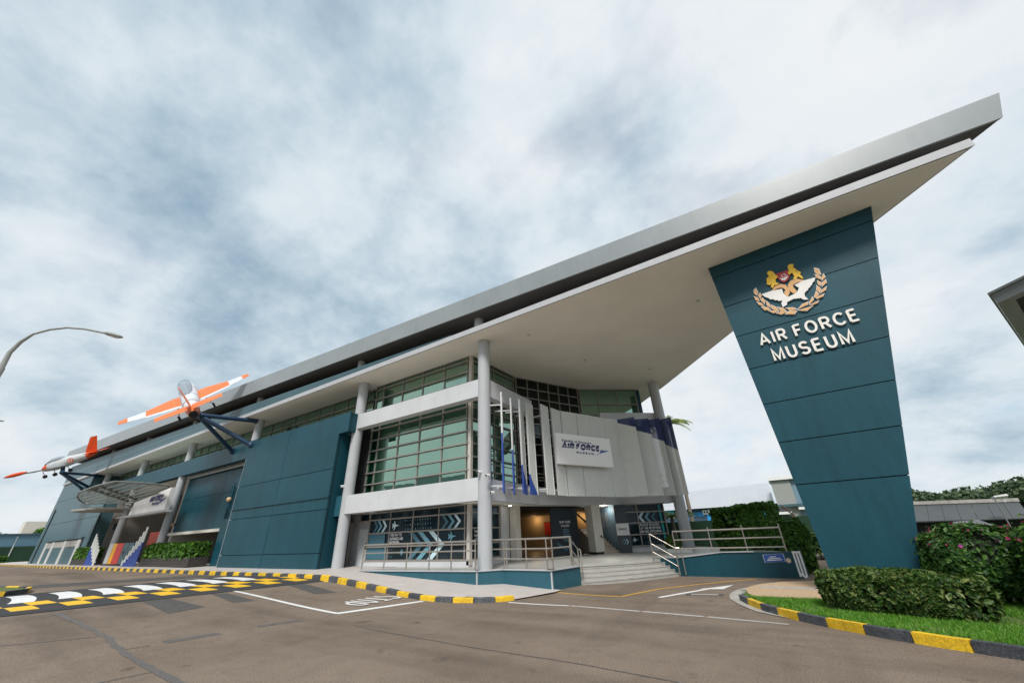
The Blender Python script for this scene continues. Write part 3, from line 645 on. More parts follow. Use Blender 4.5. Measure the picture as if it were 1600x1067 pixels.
# ground-floor glazing of the corner bay
gr = [.68, 1.22, 1.78, 2.35, 2.66]
glazing((-16.84, 13.07), (-10.67, 13.07), [0, 1.47, 2.96, 4.52, 5.96, 6.1], gr, FILM, out=(0, -1))
glazing((-17.6, 13.07), (-16.86, 13.07), [0, .72], [2.33, 2.66], FILM, out=(0, -1))
glazing(GL[1], (-10.6, 15.2), [.1, 1.05, 2.0], gr, FILM, out=(1, 0))
one('plinth_wall', GREY, mus, box=(-16.84, -10.62, 13.0, 13.2, .3, .65))
one('plinth_wall', GREY, mus, prism=([(-10.62, 13.21), (-10.5, 13.21), (-10.5, 15.1), (-10.62, 15.1)], .3, .65))
dr = one('side_door', mat('door_pale', (.62, .65, .66), .45), mus, box=(-18.0, -17.3, 13.40, 13.46, .44, 2.0))
one('door_recess', GREY, mus, box=(-19.0, -16.86, 13.5, 13.6, .3, 2.66))
one('door_jamb', ALU, mus, box=(-18.62, -18.52, 13.0, 13.4, .42, 2.33))
one('door_reader', DARK, dr, box=(-17.42, -17.34, 13.38, 13.399, 1.15, 1.4))
# printed film on the ground-floor glass (flat print, set just in front of the panes)
DEC = [mat('print_pale', (.52, .68, .74), .5, .05), mat('print_mid', (.14, .32, .40), .5, .05), mat('print_low', (.05, .14, .19), .5, .05)]
PRW = mat('print_white', (.80, .80, .80), .5, .02)
def film_poly(pts, m, P0, d, nrm, name='print'):
    mb = MB(); q = [Vector(P0) + Vector(d) * s_ + Vector((0, 0, z)) + Vector(nrm) * .006 for s_, z in pts]; mb.add(q, [tuple(range(len(q)))]); o = mb.build(name, m, mus)
    if o.data.polygons[0].normal.dot(Vector(nrm)) < 0: o.data.polygons[0].flip()
def chevron(s_, z, h, w, thick, m, P0, d, nrm, flip=1):
    film_poly([(s_, z + h / 2), (s_ + thick * flip, z + h / 2), (s_ + (thick + w) * flip, z), (s_ + thick * flip, z - h / 2), (s_, z - h / 2), (s_ + w * flip, z)], m, P0, d, nrm, 'print_chevron')
F0, Fd, Fn = (-16.84, 13.055, 0), (1, 0, 0), (0, -1, 0)
for k, (s_, m) in enumerate(((.30, DEC[2]), (.58, DEC[1]), (.90, DEC[0]))): chevron(s_, 2.065, .50, .22, .15, m, F0, Fd, Fn)
for k, (s_, m) in enumerate(((4.68, DEC[2]), (5.02, DEC[1]), (5.36, DEC[0]))): chevron(s_, 2.065, .50, .25, .15, m, F0, Fd, Fn)
for k, (s_, m) in enumerate(((2.75, DEC[2]), (3.30, DEC[1]), (3.95, DEC[0]))):
    for hh, zz_, sg in ((.54, 1.75, 1), (.5, .71, -1)):
        zt_ = 1.75 if sg > 0 else .71; zm = 1.235
        film_poly([(s_, zt_), (s_ + .30, zt_), (s_ + .95, zm), (s_ + .65, zm)], m, F0, Fd, Fn, 'print_chevron')
film_poly([(.08, 1.75), (1.2, 1.75), (1.2, 1.25), (.08, 1.25)], DEC[2], F0, Fd, Fn)
film_poly([(.05, 1.19), (1.40, 1.19), (1.40, .72), (.05, .72)], DEC[2], F0, Fd, Fn)
def jet(s_, z, r, m, P0, d, nrm):
    film_poly([(s_ + r, z), (s_ + .5 * r, z + .08 * r), (s_ + .1 * r, z + .15 * r), (s_ - .3 * r, z + .75 * r), (s_ - .45 * r, z + .75 * r), (s_ - .3 * r, z + .15 * r), (s_ - .75 * r, z + .4 * r), (s_ - .85 * r, z + .4 * r), (s_ - .75 * r, z),
               (s_ - .85 * r, z - .4 * r), (s_ - .75 * r, z - .4 * r), (s_ - .3 * r, z - .15 * r), (s_ - .45 * r, z - .75 * r), (s_ - .3 * r, z - .75 * r), (s_ + .1 * r, z - .15 * r), (s_ + .5 * r, z - .08 * r)], m, P0, d, nrm, 'print_jet')
jet(1.85, 2.06, .26, DEC[0], F0, Fd, Fn); jet(5.3, 1.52, .25, DEC[1], F0, Fd, Fn); jet(2.45, .98, .17, DEC[1], F0, Fd, Fn)
for r_ in range(3):
    for c in range(11):
        z = 2.24 - r_ * .18; s_ = 2.45 + c * .155 + r_ * .03
        chevron(s_, z, .06, .025, .02, DEC[1] if (c + r_) % 3 else DEC[0], F0, Fd, Fn)
        if c < 9: chevron(.6 + c * .14, 1.1 - r_ * .14, .06, .025, .02, DEC[1], F0, Fd, Fn)
for i, (t_, w_) in enumerate((('THIS WAY TO', .75), ('ENTRANCE AND', .85), ('RECEPTION', .62))):
    stroke_text(t_, (-16.84 + 1.55, 13.052, 1.62 - i * .155), (1, 0, 0), (0, 0, 1), w_, .12, PRW, mus, .24, .001, gap=.16, joined=True, name='print_text')
for i, (t_, w_) in enumerate((('THIS WAY', .6), ('YOUR', .35), ('LEVEL', .4))):
    stroke_text(t_, (-10.635, 13.35, 1.60 - i * .15), (.03, 1, 0), (0, 0, 1), w_, .11, PRW, mus, .24, .001, gap=.16, joined=True, name='print_text')

# ------------------------------------------------------------------ entrance terrace and steps
ter = thing('entrance_terrace', 'raised entrance terrace with teal sides and five pale steps', 'terrace')
sdir = Vector((2.43, 3.42, 0)).normalized(); snrm = Vector((-sdir.y, sdir.x, 0))      # pointing back up the flight
S0 = Vector((-6.2, 13.43, 0))
def step_edge(k, side_y=16.86):
    a = S0 + snrm * .29 * k; c = Vector((-3.78 - .155 * k, side_y, 0)); out = []
    for i in range(13):
        f = i / 12; out.append(a.lerp(c, f) - snrm * .16 * math.sin(math.pi * f))
    return out
for k in range(5):
    e0 = step_edge(k); z1 = -.12 + .112 * (k + 1)
    if k < 4:
        e1 = step_edge(k + 1.5); pl = [(p.x, p.y) for p in e0] + [(p.x, p.y) for p in reversed(e1)]
        st = one('step', TILE, ter, prism=(pl, -.2, z1 - .002 * k))
        nz = [(p.x - snrm.x * .012, p.y - snrm.y * .012) for p in e0] + [(p.x + snrm.x * .05, p.y + snrm.y * .05) for p in reversed(e0)]
        one('nosing', CONC, st, prism=(nz, z1 - .03, z1 + .004))
top = [(p.x, p.y) for p in step_edge(4)]
deck = [(-14.6, 11.12), (-8.95, 11.42), (-8.35, 12.08), (-6.45, 11.92), (-6.21, 13.43), (-6.6, 14.2)] + top + [(-4.35, 17.0), (-.05, 16.95), (-.1, 20), (-4.2, 26), (-9, 29), (-19, 29), (-19, 13.0), (-14.6, 13.0)]
deckin = deck
one('deck', TILE, ter, prism=(deck, T - .10, T))
def wall_run(pts, zt_, zb_, m, name, parent, th=.18):
    for a, c in zip(pts, pts[1:]):
        a, c = Vector((*a, 0)), Vector((*c, 0)); d = (c - a).normalized(); nn = Vector((-d.y, d.x, 0)) * th
        mb = MB(); q = [a, c, c + nn, a + nn]
        zt0 = zt_ if not callable(zt_) else None
        B = [(p.x, p.y, zb_) for p in q]; Tt = [(p.x, p.y, zt_(p.x) if callable(zt_) else zt_) for p in q]; mb.hexa(B, Tt); mb.build(name, m, parent)
wall_run([(-14.6, 11.10), (-8.95, 11.40)], T - .005, -.3, TEALB, 'retaining_wall', ter)
wall_run([(-8.95, 11.40), (-8.35, 12.06)], T - .005, -.3, TEALB, 'retaining_wall', ter)
wall_run([(-8.35, 12.06), (-6.45, 11.90)], T - .005, -.3, TEALB, 'retaining_wall', ter)
wall_run([(-6.45, 11.90), (-6.19, 13.44)], T - .005, -.3, TEALB, 'retaining_wall', ter)
for (x, y) in ((-8.95, 11.395), (-6.445, 11.895)):
    one('corner_trim', SLAB, ter, box=(x - .022, x + .022, y - .022, y + .022, -.3, T - .03))
cop = [(-14.7, 11.06), (-8.94, 11.36), (-8.34, 12.02), (-6.41, 11.86), (-6.15, 13.46)]
for a, c in zip(cop, cop[1:]):
    d = (Vector(c) - Vector(a)).normalized(); nn = (-d.y * .26, d.x * .26)
    one('coping', SLAB, ter, prism=([a, c, (c[0] + nn[0], c[1] + nn[1]), (a[0] + nn[0], a[1] + nn[1])], T + .001, T + .028))
# ramp wall to the right of the steps
rz = lambda x: T + .02 + .16 * sstep(-3.8, -2.2, x)
rmp = thing('ramp_wall', 'dark teal ramp wall to the right of the entrance steps', 'wall')
wall_run([(-4.6, 16.865), (-3.7, 16.88)], T + .01, -.3, TEAL, 'wall_section', rmp)
wall_run([(-3.7, 16.88), (-2.2, 16.82), (-.05, 16.74)], rz, -.3, TEAL, 'wall_section', rmp)
wall_run([(-.05, 16.74), (.15, 17.6)], .6, -.3, TEAL, 'wall_section', rmp)
one('wall_coping', SLAB, rmp, prism=([(-3.7, 16.84), (-2.2, 16.78), (-1.2, 16.74), (-1.2, 17.1), (-3.7, 17.15)], lambda x, y: rz(x) + .002, lambda x, y: rz(x) + .03))
NB = mat('sign_blue', (.02, .09, .36), .4, .05)
def wallpt(px, py, off=.012):
    return onplane((px, py), (.0349, .9994, 0), (-.05, 16.74 - off, 0))
bs = thing('information_sign', 'blue rectangular notice with white lines on the ramp wall', 'sign')
c4 = [wallpt(1192, 866.5), wallpt(1223, 864.5), wallpt(1227, 876.5), wallpt(1196, 878.5)]
mb = MB(); mb.plate(c4, (-.035, -1, 0), .01); mb.build('sign_plate', NB, bs)
cc = sum(c4, Vector()) / 4; c5 = [cc + (p - cc) * 1.05 + Vector((0, .008, 0)) for p in c4]; mb = MB(); mb.plate(c5, (-.035, -1, 0), .004); mb.build('sign_border', PRW, bs)
for (f0, f1, t0) in ((.30, .62, .27), (.18, .80, .50), (.12, .88, .70)):
    L_ = [c4[0].lerp(c4[3], t0), c4[1].lerp(c4[2], t0)]; L2 = [c4[0].lerp(c4[3], t0 + .1), c4[1].lerp(c4[2], t0 + .1)]
    q = [L_[0].lerp(L_[1], f0), L_[0].lerp(L_[1], f1), L2[0].lerp(L2[1], f1), L2[0].lerp(L2[1], f0)]
    mb = MB(); mb.plate([p + Vector((0, -.003, 0)) for p in q], (-.035, -1, 0), .002); mb.build('sign_line', PRW, bs)
b2 = thing('round_emblem_sign', 'small dark blue plate with a pale disc beside the blue notice', 'sign')
c4 = [wallpt(1228, 871), wallpt(1234, 870.5), wallpt(1236.5, 879.5), wallpt(1230, 880)]
mb = MB(); mb.plate(c4, (-.035, -1, 0), .01); mb.build('sign_plate', NB, b2)
cc = sum(c4, Vector()) / 4; mb = MB(); mb.plate([cc + Vector((.07 * math.cos(t * .4), -.004, .07 * math.sin(t * .4))) for t in range(16)], (-.035, -1, 0), .003); mb.build('disc', mat('disc_tan', (.65, .5, .35), .5), b2)
gt = thing('folded_gate', 'white folding frame leaning at the end of the ramp wall', 'gate')
for px in (1239, 1244, 1249):
    a, c = wallpt(px, 863, .05), wallpt(px + 12.5, 901, .05); mb = MB(); mb.bar(a, c, .045, .05); mb.build('frame_bar', WHITE, gt)
a, c = wallpt(1237, 862.5, .06), wallpt(1250, 862, .06); mb = MB(); mb.bar(a, c, .05, .05); mb.build('frame_bar', WHITE, gt)
a, c = wallpt(1249, 895, .06), wallpt(1261, 902, .06); mb = MB(); mb.bar(a, c, .05, .06); mb.build('frame_bar', WHITE, gt)

# railings
def railing(name, label, path, posts, h=.87, rails=(.87, .58, .29), r=.024, base=T + .028):
    t = thing(name, label, 'railing', 'steel railings on the terrace')
    P = [Vector((*p, base if len(p) == 2 else 0)) if len(p) == 2 else Vector(p) for p in path]
    for i, hh in enumerate(rails):
        mb = MB()
        for a, c in zip(P, P[1:]): mb.tube([a + Vector((0, 0, hh)), c + Vector((0, 0, hh))], r if i else r * 1.25, 10)
        mb.build('rail', STEEL, t, smooth='auto')
    for q in posts:
        q = Vector((*q, base)) if len(q) == 2 else Vector(q); mb = MB(); mb.tube([q, q + Vector((0, 0, h))], r, 10); mb.build('post', STEEL, t, smooth='auto')
    return t
def lerp2(a, c, f): return (a[0] + (c[0] - a[0]) * f, a[1] + (c[1] - a[1]) * f)
A0, A1 = (-14.62, 11.2), (-9.08, 11.50)
railing('railing', 'long steel railing along the ramp in front of the printed glass', [A0, A1], [lerp2(A0, A1, f) for f in (0, .22, .43, .63, .81, .995)])
B0, B1, B2, B3 = (-9.0, 12.30), (-8.32, 12.18), (-6.52, 12.03), (-6.32, 13.2)
railing('railing', 'angled steel railing between the corner column and the steps', [B0, B1, B2, B3], [B0, lerp2(B0, B1, .9), lerp2(B1, B2, .02), lerp2(B1, B2, .48), lerp2(B1, B2, .93), lerp2(B2, B3, .1), B3])
C0, C1 = (-3.78, 16.98), (-.25, 16.92)
railing('railing', 'straight steel railing on the ramp wall in front of the clipped bushes', [C0, C1], [(-3.78, 16.98, T), (-2.5, 16.96, .58), (-1.38, 16.94, .6), (-.25, 16.92, .6)], h=.86)
# sloping stair handrails
def stair_rail(name, label, top_, bot, h=.85):
    t = thing(name, label, 'railing', 'steel railings on the terrace'); a, c = Vector(top_), Vector(bot)
    for hh in (h, h * .62, h * .3):
        mb = MB(); mb.tube([a + Vector((0, 0, hh)), c + Vector((0, 0, hh))], .016, 10); mb.build('rail', STEEL, t, smooth='auto')
    for q in (a, c):
        mb = MB(); mb.tube([q, q + Vector((0, 0, h))], .024, 10); mb.build('post', STEEL, t, smooth='auto')
    mb = MB(); e_ = c + Vector((0, 0, h)); d_ = (c - a); d_.z = 0; d_.normalize(); mb.tube([e_, e_ + d_ * .15, e_ + d_ * .2 - Vector((0, 0, .08)), e_ + d_ * .2 - Vector((0, 0, h))], .02, 8); mb.build('end_loop', STEEL, t, smooth='auto')
stair_rail('stair_rail', 'sloping steel handrail at the right end of the steps', (-4.55, 16.55, T), (-3.72, 16.6, -.05))
stair_rail('stair_rail', 'sloping steel handrail at the left end of the steps', (-6.75, 14.0, T), (-6.28, 13.62, .1))

# ------------------------------------------------------------------ lobby seen under the balcony
one('entrance_pilaster', CREAM, mus, box=(-10.72, -10.38, 16.1, 16.5, T, 2.68))
one('entrance_pilaster', CREAM, mus, prism=([(-8.74, 20.35), (-8.2, 19.95), (-7.92, 20.4), (-8.45, 20.8)], T + .1, 2.68))
one('pilaster_base', DARK, mus, prism=([(-8.76, 20.35), (-8.2, 19.93), (-7.9, 20.4), (-8.45, 20.83)], T, T + .1))
NAVY = mat('navy_board', (.016, .026, .036), .4, .1, 2)
one('lobby_ceiling', DARK, mus, prism=([(-17, 16.4), (-10.4, 16.9), (-8.8, 20.6), (-7.2, 22.4), (-8.5, 28.5), (-17, 28.5)], 2.6, 2.66))
one('lobby_wall', mat('lobby_wall_warm', (.36, .28, .18), .7, .1, 1), mus, box=(-17, -8.6, 26.5, 26.7, T, 2.6))
one('lobby_wall', GREY, mus, prism=([(-10.75, 15.2), (-10.6, 15.2), (-10.75, 16.1), (-10.95, 16.1)], T, 2.66))
one('lobby_wall', mat('lobby_side', (.42, .41, .38), .6, .06), mus, box=(-17, -11.3, 16.55, 16.75, T, 2.6))
bd = thing('values_board', 'dark navy display board headed in white inside the entrance', 'display board')
dv = Vector((.42, .907, 0)); dn = Vector((.907, -.42, 0)); o_ = Vector((-9.85, 18.5, T))
mb = MB(); mb.plate([o_, o_ + dv * 1.75, o_ + dv * 1.75 + Vector((0, 0, 2.15)), o_ + Vector((0, 0, 2.15))], dn, .06); mb.build('board', NAVY, bd)
stroke_text('OUR CORE', o_ + dv * .55 + dn * .004 + Vector((0, 0, 1.45)), dv, (0, 0, 1), .72, .11, PRW, bd, .24, .001, joined=True, name='heading')
stroke_text('VALUES', o_ + dv * .62 + dn * .004 + Vector((0, 0, 1.28)), dv, (0, 0, 1), .55, .11, PRW, bd, .24, .001, joined=True, name='heading')
for i in range(8):
    q = o_ + dv * (.7 + .06 * (i % 2)) + dn * .003 + Vector((0, 0, 1.16 - i * .075)); mb = MB(); mb.plate([q, q + dv * .4, q + dv * .4 + Vector((0, 0, .025)), q + Vector((0, 0, .025))], dn, .002); mb.build('text_line', DEC[1], bd)
for s_, z_ in ((.35, .3),):
    q = o_ + dn * .003; mb = MB(); mb.plate([q + dv * .3 + Vector((0, 0, .62)), q + dv * .85 + Vector((0, 0, .3)), q + dv * 1.4 + Vector((0, 0, .62)), q + dv * 1.4 + Vector((0, 0, .52)), q + dv * .85 + Vector((0, 0, .2)), q + dv * .3 + Vector((0, 0, .52))], dn, .002); mb.build('chevron', DEC[2], bd)
for i, x in enumerate((-14.6, -12.6, -10.7)):
    f_ = thing('red_banner', 'red hanging exhibit banner on the warm lobby wall, ' + ('left', 'middle', 'right')[i] + ' of three', 'banner', 'lobby banners')
    one('cloth', mat('banner_red', (.55, .03, .02), .6, .2), f_, box=(x, x + .55, 26.40, 26.44, 1.35, 2.15)); one('hanging_rod', STEEL, f_, box=(x - .05, x + .6, 26.38, 26.46, 2.15, 2.19))
lp = bpy.data.lights.new('lobby_lamp', 'POINT'); lp.energy = 9; lp.color = (1, .62, .28); lp.shadow_soft_size = .06
for x in (-15.2, -13.4, -11.6, -9.9):
    lo = bpy.data.objects.new('lobby_lamp', lp); COL.objects.link(lo); lo.location = (x, 26.05, 2.35)
lq = bpy.data.lights.new('stair_fill', 'POINT'); lq.energy = 14; lq.color = (1, .92, .8); lq.shadow_soft_size = .06  # added point light beside the soffit downlight, brightens the dark stair wall
lo = bpy.data.objects.new('stair_fill', lq); COL.objects.link(lo); lo.location = (-8.0, 21.3, 2.45)
# inner stair with the floor number
one('stair_wall', mat('stair_wall_blue', (.075, .125, .165), .6, .06), mus, prism=([(-9.4, 22.6), (-7.2, 21.15), (-7.1, 21.3), (-9.3, 22.75)], T, 2.66))
wd = Vector((2.2, -1.45, 0)).normalized(); wn = Vector((-wd.y, wd.x, 0)) * -1
lettering('01', Vector((-8.75, 22.17, 1.62)) + wn * .012, wd, (0, 0, 1), .85, .75, mat('print_grey', (.16, .17, .18), .5), mus, .02, .002, joined=True, name='floor_number')
for i in range(9):
    q = Vector((-7.45, 21.05, T)) - wd * .24 * i; mb = MB(); z1 = T + .13 * (i + 1)
    pl = [(q - wd * .24), q, q + wn * .9, q - wd * .24 + wn * .9]; mb.prism([(p.x, p.y) for p in pl], T, z1); mb.build('stair_step', mat('stair_stone', (.40, .34, .28), .6, .08), mus)
mb = MB(); a = Vector((-7.4, 21.0, T + .75)) + wn * .92; mb.bar(a, a - wd * 2.2 + Vector((0, 0, 1.2)), .05, .08); mb.build('stair_handrail', mat('rail_dark', (.05, .035, .03), .4), mus)
# dark wall with white notice beside the right glazing
hw = thing('direction_board', 'dark board with white middle panel and chevrons beside the stair', 'sign')
ho, hd = Vector((-7.30, 20.75, T)), Vector((.74, .30, 0)).normalized(); hn = Vector((hd.y, -hd.x, 0))
for (z0, z1, m) in ((0, .78, NAVY), (.785, 1.32, mat('notice_white', (.62, .62, .60), .5)), (1.325, 2.2, NAVY)):
    mb = MB(); mb.plate([ho + Vector((0, 0, z0)), ho + hd * .62 + Vector((0, 0, z0)), ho + hd * .62 + Vector((0, 0, z1)), ho + Vector((0, 0, z1))], hn, .05); mb.build('board_panel', m, hw)
for i in range(7):
    q = ho + hd * (.10 + .06 * i) + hn * .003 + Vector((0, 0, 1.02)); mb = MB(); mb.plate([q, q + hd * .035, q + hd * .035 + Vector((0, 0, .10 - .02 * (i % 2))), q + Vector((0, 0, .10 - .02 * (i % 2)))], hn, .002); mb.build('notice_mark', DARK, hw)
for i, m in enumerate((DEC[2], DEC[1], DEC[0])):
    q = ho + hd * (.14 + .12 * i) + hn * .003 + Vector((0, 0, .5)); up = Vector((0, 0, 1)); mb = MB()
    mb.plate([q + up * .12, q + hd * .04 + up * .12, q + hd * .13, q + hd * .04 - up * .12, q - up * .12, q + hd * .09], hn, .002); mb.build('chevron', m, hw)
# right ground-floor glazing
ga = Vector((-6.95, 21.55, 0)); gd = Vector((2.86, 2.45, 0)).normalized(); gl_ = 2.15
glazing((ga.x, ga.y), (ga.x + gd.x * gl_, ga.y + gd.y * gl_), [0, .62, gl_], [.70, 1.22, 1.76, 2.28, 2.66], FILM, out=(1, -1))
gn = Vector((gd.y, -gd.x, 0)); q = ga + gn * .006
one('plinth_wall', GREY, mus, prism=([(ga.x, ga.y), (ga.x + gd.x * gl_, ga.y + gd.y * gl_), (ga.x + gd.x * gl_ - gn.x * .2, ga.y + gd.y * gl_ - gn.y * .2), (ga.x - gn.x * .2, ga.y - gn.y * .2)], .3, .66))
one('glazing_column', GREY, mus, prism=([(ga.x - gd.x * .02, ga.y - gd.y * .02), (ga.x - gd.x * .2, ga.y - gd.y * .2), (ga.x - gd.x * .2 - gn.x * .2, ga.y - gd.y * .2 - gn.y * .2), (ga.x - gn.x * .2, ga.y - gn.y * .2)], .3, 2.67))
for s_, m in ((1.0, DEC[0]), (1.35, DEC[1]), (1.7, DEC[2])): chevron(s_, 2.02, .46, .2, .14, m, (ga.x, ga.y, 0), gd, gn, -1)
TEALG = mat('print_green', (.02, .30, .30), .5, .05)
film_poly([(1.86, 2.6), (1.98, 2.6), (2.0, .75), (1.88, .75)], TEALG, (ga.x, ga.y, 0), gd, gn)
for i, (t_, w_) in enumerate((('PLEASE REGISTER', 1.05), ('AT THE RECEPTION', 1.1), ('BEFORE EXPLORING', 1.12))):
    stroke_text(t_, ga + gd * .68 + gn * .004 + Vector((0, 0, 1.60 - i * .155)), gd, (0, 0, 1), w_, .11, PRW, mus, .22, .001, gap=.16, joined=True, name='print_text')
jet(.3, .98, .15, DEC[0], (ga.x, ga.y, 0), gd, gn)
for r_ in range(2):
    for c in range(6): chevron(.8 + c * .16, 1.1 - r_ * .26, .05, .02, .02, DEC[1], (ga.x, ga.y, 0), gd, gn)

# ------------------------------------------------------------------ fins and screen panels on the balcony
FB = [(788, 768), (804.3, 770.7), (819, 770.7), (830.6, 772), (841.6, 773.3), (856.3, 772), (867.8, 773.3), (889.6, 774.6), (939.5, 775.4), (963.1, 776), (984.6, 776), (1005, 775.4), (1024.8, 775.4), (1047.6, 774.6), (1071.2, 773.3)]
fz0, fz1 = 2.9, 6.78
def fpt(i): p = on(FB[i], 2, fz0); return Vector((p.x, p.y, 0))
segs = []
for i, (dx, dy) in enumerate(((-.36, .58), (-.36, .62), (-.25, .70))):
    a = fpt(i); segs.append((a, a + Vector((dx, dy, 0)), (.10, .62, .62)[0] if 0 else None))
segs2 = [(fpt(3), fpt(4)), (fpt(5), fpt(6)), (Vector((-7.80, 15.62, 0)), Vector((-7.72, 16.35, 0))), (fpt(7), fpt(7).lerp(fpt(8), .5)), (fpt(7).lerp(fpt(8), .52), fpt(8)), (fpt(8), fpt(9)), (fpt(9), fpt(10)), (fpt(10), fpt(11)), (fpt(11), fpt(12)), (fpt(12), fpt(13)), (fpt(13), fpt(14))]
def fin(a, c, bl0, bl1, top=False, back=0.0, thin=False):
    # bl0/bl1: height fraction of the blue field at the two edges (from the bottom, or from the top for the far panels)
    d = (c - a).normalized(); nrm = Vector((d.y, -d.x, 0)); H = fz1 - fz0
    a = a - nrm * back * 0; zA, zC = fz0 + H * bl0, fz0 + H * bl1; Z = lambda p, z: Vector((p.x, p.y, z))
    if top:
        low, hi = [Z(a, fz0), Z(c, fz0), Z(c, zC), Z(a, zA)], [Z(a, zA), Z(c, zC), Z(c, fz1), Z(a, fz1)]; ml, mh = OFFW, BLUEM
    else:
        low, hi = [Z(a, fz0), Z(c, fz0), Z(c, zC), Z(a, zA)], [Z(a, zA), Z(c, zC), Z(c, fz1), Z(a, fz1)]; ml, mh = BLUEP, OFFW
    if thin: ml = OFFT
    mb = MB()
    for (p, q, zc_) in ((a, a + d * .035, zA), (c - d * .035, c, zC)):
        for (za_, zb_, m_) in ((fz0, zc_, ml), (zc_, fz1, mh)):
            if zb_ - za_ > .03: mf = MB(); mf.plate([Z(p, za_), Z(q, za_), Z(q, zb_), Z(p, zb_)], nrm, .06); mf.build('fin_frame', {OFFW: STEELW, OFFT: STEELW, BLUEM: BLUEM, BLUEP: BLUEP}[m_], mus)
    def clean(poly): 
        out = []
        for p in poly:
            if not out or (p - out[-1]).length > 1e-3: out.append(p)
        if (out[0] - out[-1]).length < 1e-3: out.pop()
        return out
    for poly, m, nm in ((low, ml, 'fin_panel'), (hi, mh, 'fin_panel')):
        poly = clean(poly)
        if len(poly) >= 3 and max(p.z for p in poly) - min(p.z for p in poly) > .02:
            mb = MB(); mb.plate([p + nrm * (-.02) for p in poly], nrm, .02); mb.build(nm, m, mus)
    mb = MB()
    for z in (fz0 + .25, fz1 - .45):
        m_ = (a + c) / 2; mb.bar(Z(m_, z) - nrm * .06, Z(m_, z) - nrm * .75, .05, .05)
    mb.build('fin_bracket', GREY, mus)
fin(segs[0][0], segs[0][1], .56, .50); fin(segs[1][0], segs[1][1], .43, .34); fin(segs[2][0], segs[2][1], .28, .10)
fin(*segs2[0], .20, .0)
for s_ in segs2[1:6]: fin(*s_, 0, 0)
fin(*segs2[6], 1, 1, True) if 0 else fin(*segs2[6], 0, 0)
SEGS0 = list(segs2)
segs2[4:] = [(a_, c_ + Vector(((c_ - a_).y, -(c_ - a_).x, 0)).normalized() * .56) for a_, c_ in segs2[4:]]
fin(*segs2[7], .95, .86, True); fin(*segs2[8], .87, .78, True); fin(*segs2[9], .80, .68, True, thin=True); fin(*segs2[10], .71, .55, True, thin=True)
one('screen_rail', GREY, mus, tube=([fpt(0) + Vector((-.5, .3, 3.1)), fpt(4) + Vector((-.5, 0, 3.1)), fpt(7) + Vector((-.4, .1, 3.1)), fpt(8) + Vector((-.4, .2, 3.1)), fpt(11) + Vector((-.3, .3, 3.1)), fpt(14) + Vector((-.5, .2, 3.1))], .05, 8))
mb = MB()
for z in (3.75, 4.05): mb.tube([(-9.3, 12.7, z), (-9.45, 16.3, z), (-8.8, 19.1, z), (-7.4, 21.3, z), (-4.8, 23, z)], .022, 8)
mb.build('balcony_rail', STEEL, mus)
# main signboard on the screen
sg = thing('museum_signboard', 'white signboard with blue air force museum wordmark on the curved screen', 'sign')
sA, sB = Vector((-7.71, 15.6, 0)), Vector((-6.28, 18.8, 0)); sdv = (sB - sA).normalized(); sn = Vector((sdv.y, -sdv.x, 0)); sL = (sB - sA).length; z0, z1 = 4.20, 5.58
Z = lambda p, z: Vector((p.x, p.y, z))
mb = MB(); mb.plate([Z(sA, z0), Z(sB, z0), Z(sB, z1), Z(sA, z1)], sn, .16); mb.build('board', mat('sign_white', (.88, .88, .88), .4, .01), sg, bevel=.01)
NVY = mat('logo_navy', (.012, .02, .13), .4, .05); NVL = mat('logo_blue', (.08, .11, .34), .4, .2, 3)
def spt(f, t): return Z(sA + sdv * sL * f + sn * .004, z1 - (z1 - z0) * t)
up = Vector((0, 0, 1))
lettering('Republic of Singapore', spt(.10, .265), sdv, up, sL * .52, .10, NVY, sg, .015, .004, shear=.2, joined=True, name='wordmark')
stroke_text('AIR FORCE', spt(.085, .50), sdv, up, sL * .68, .30, NVY, sg, .34, .006, gap=.10, space=.3, shear=.18)
stroke_text('MUSEUM', spt(.33, .625), sdv, up, sL * .31, .10, NVY, sg, .3, .004, gap=.5, shear=.18, joined=True, name='wordmark')
mb = MB(); mb.plate([spt(.79, .43), spt(.955, .44), spt(.60, .67), spt(.76, .55)], sn, .004); mb.build('arrow_mark', NVL, sg)
for t in (.405,):
    mb = MB(); mb.plate([spt(.08, t) + sn * .013, spt(.80, t) + sn * .013, spt(.80, t + .014) + sn * .013, spt(.08, t + .014) + sn * .013], sn, .002); mb.build('wordmark_gap', WHITE, sg)

# ------------------------------------------------------------------ tapering sign tower
tw = thing('sign_tower', 'tall dark teal tapering sign tower under the tip of the roof', 'tower')
ty = R(-4); tu = Vector((math.cos(ty), math.sin(ty), 0)); tn = Vector((tu.y, -tu.x, 0)); t0 = Vector((.22, 12.54, 0))
def tl(z): return (.22 + (.545 - .22) * (9.4 - z) / 9.2 - .22) / tu.x
def tr_(z): return (4.57 + (2.055 - 4.57) * (9.45 - z) / 9.2 - .22) / tu.x
zz = [-.15, 2.33, 3.40, 4.47, 5.56, 6.66, 7.76, 8.92, 9.373]
for a, c in zip(zz, zz[1:]):
    gp_ = .012; za, zc = a + (gp_ if a > 0 else 0), c - (gp_ if c < 9.3 else 0)
    q = [t0 + tu * tl(za) + Z(Vector(), za), t0 + tu * tr_(za) + Z(Vector(), za), t0 + tu * tr_(zc) + Z(Vector(), zc), t0 + tu * tl(zc) + Z(Vector(), zc)]
    mb = MB(); mb.plate(q, tn, .62); mb.build('cladding_panel', TEAL, tw)
q = [t0 - tn * .05 + tu * (tl(z) + .03) + Z(Vector(), z) for z in (-.15, 9.36)] + [t0 - tn * .05 + tu * (tr_(z) - .03) + Z(Vector(), z) for z in (9.36, -.15)]
mb = MB(); mb.plate(q, tn, .5); mb.build('tower_core', mat('joint_teal', (.002, .016, .022), .7, .1), tw)
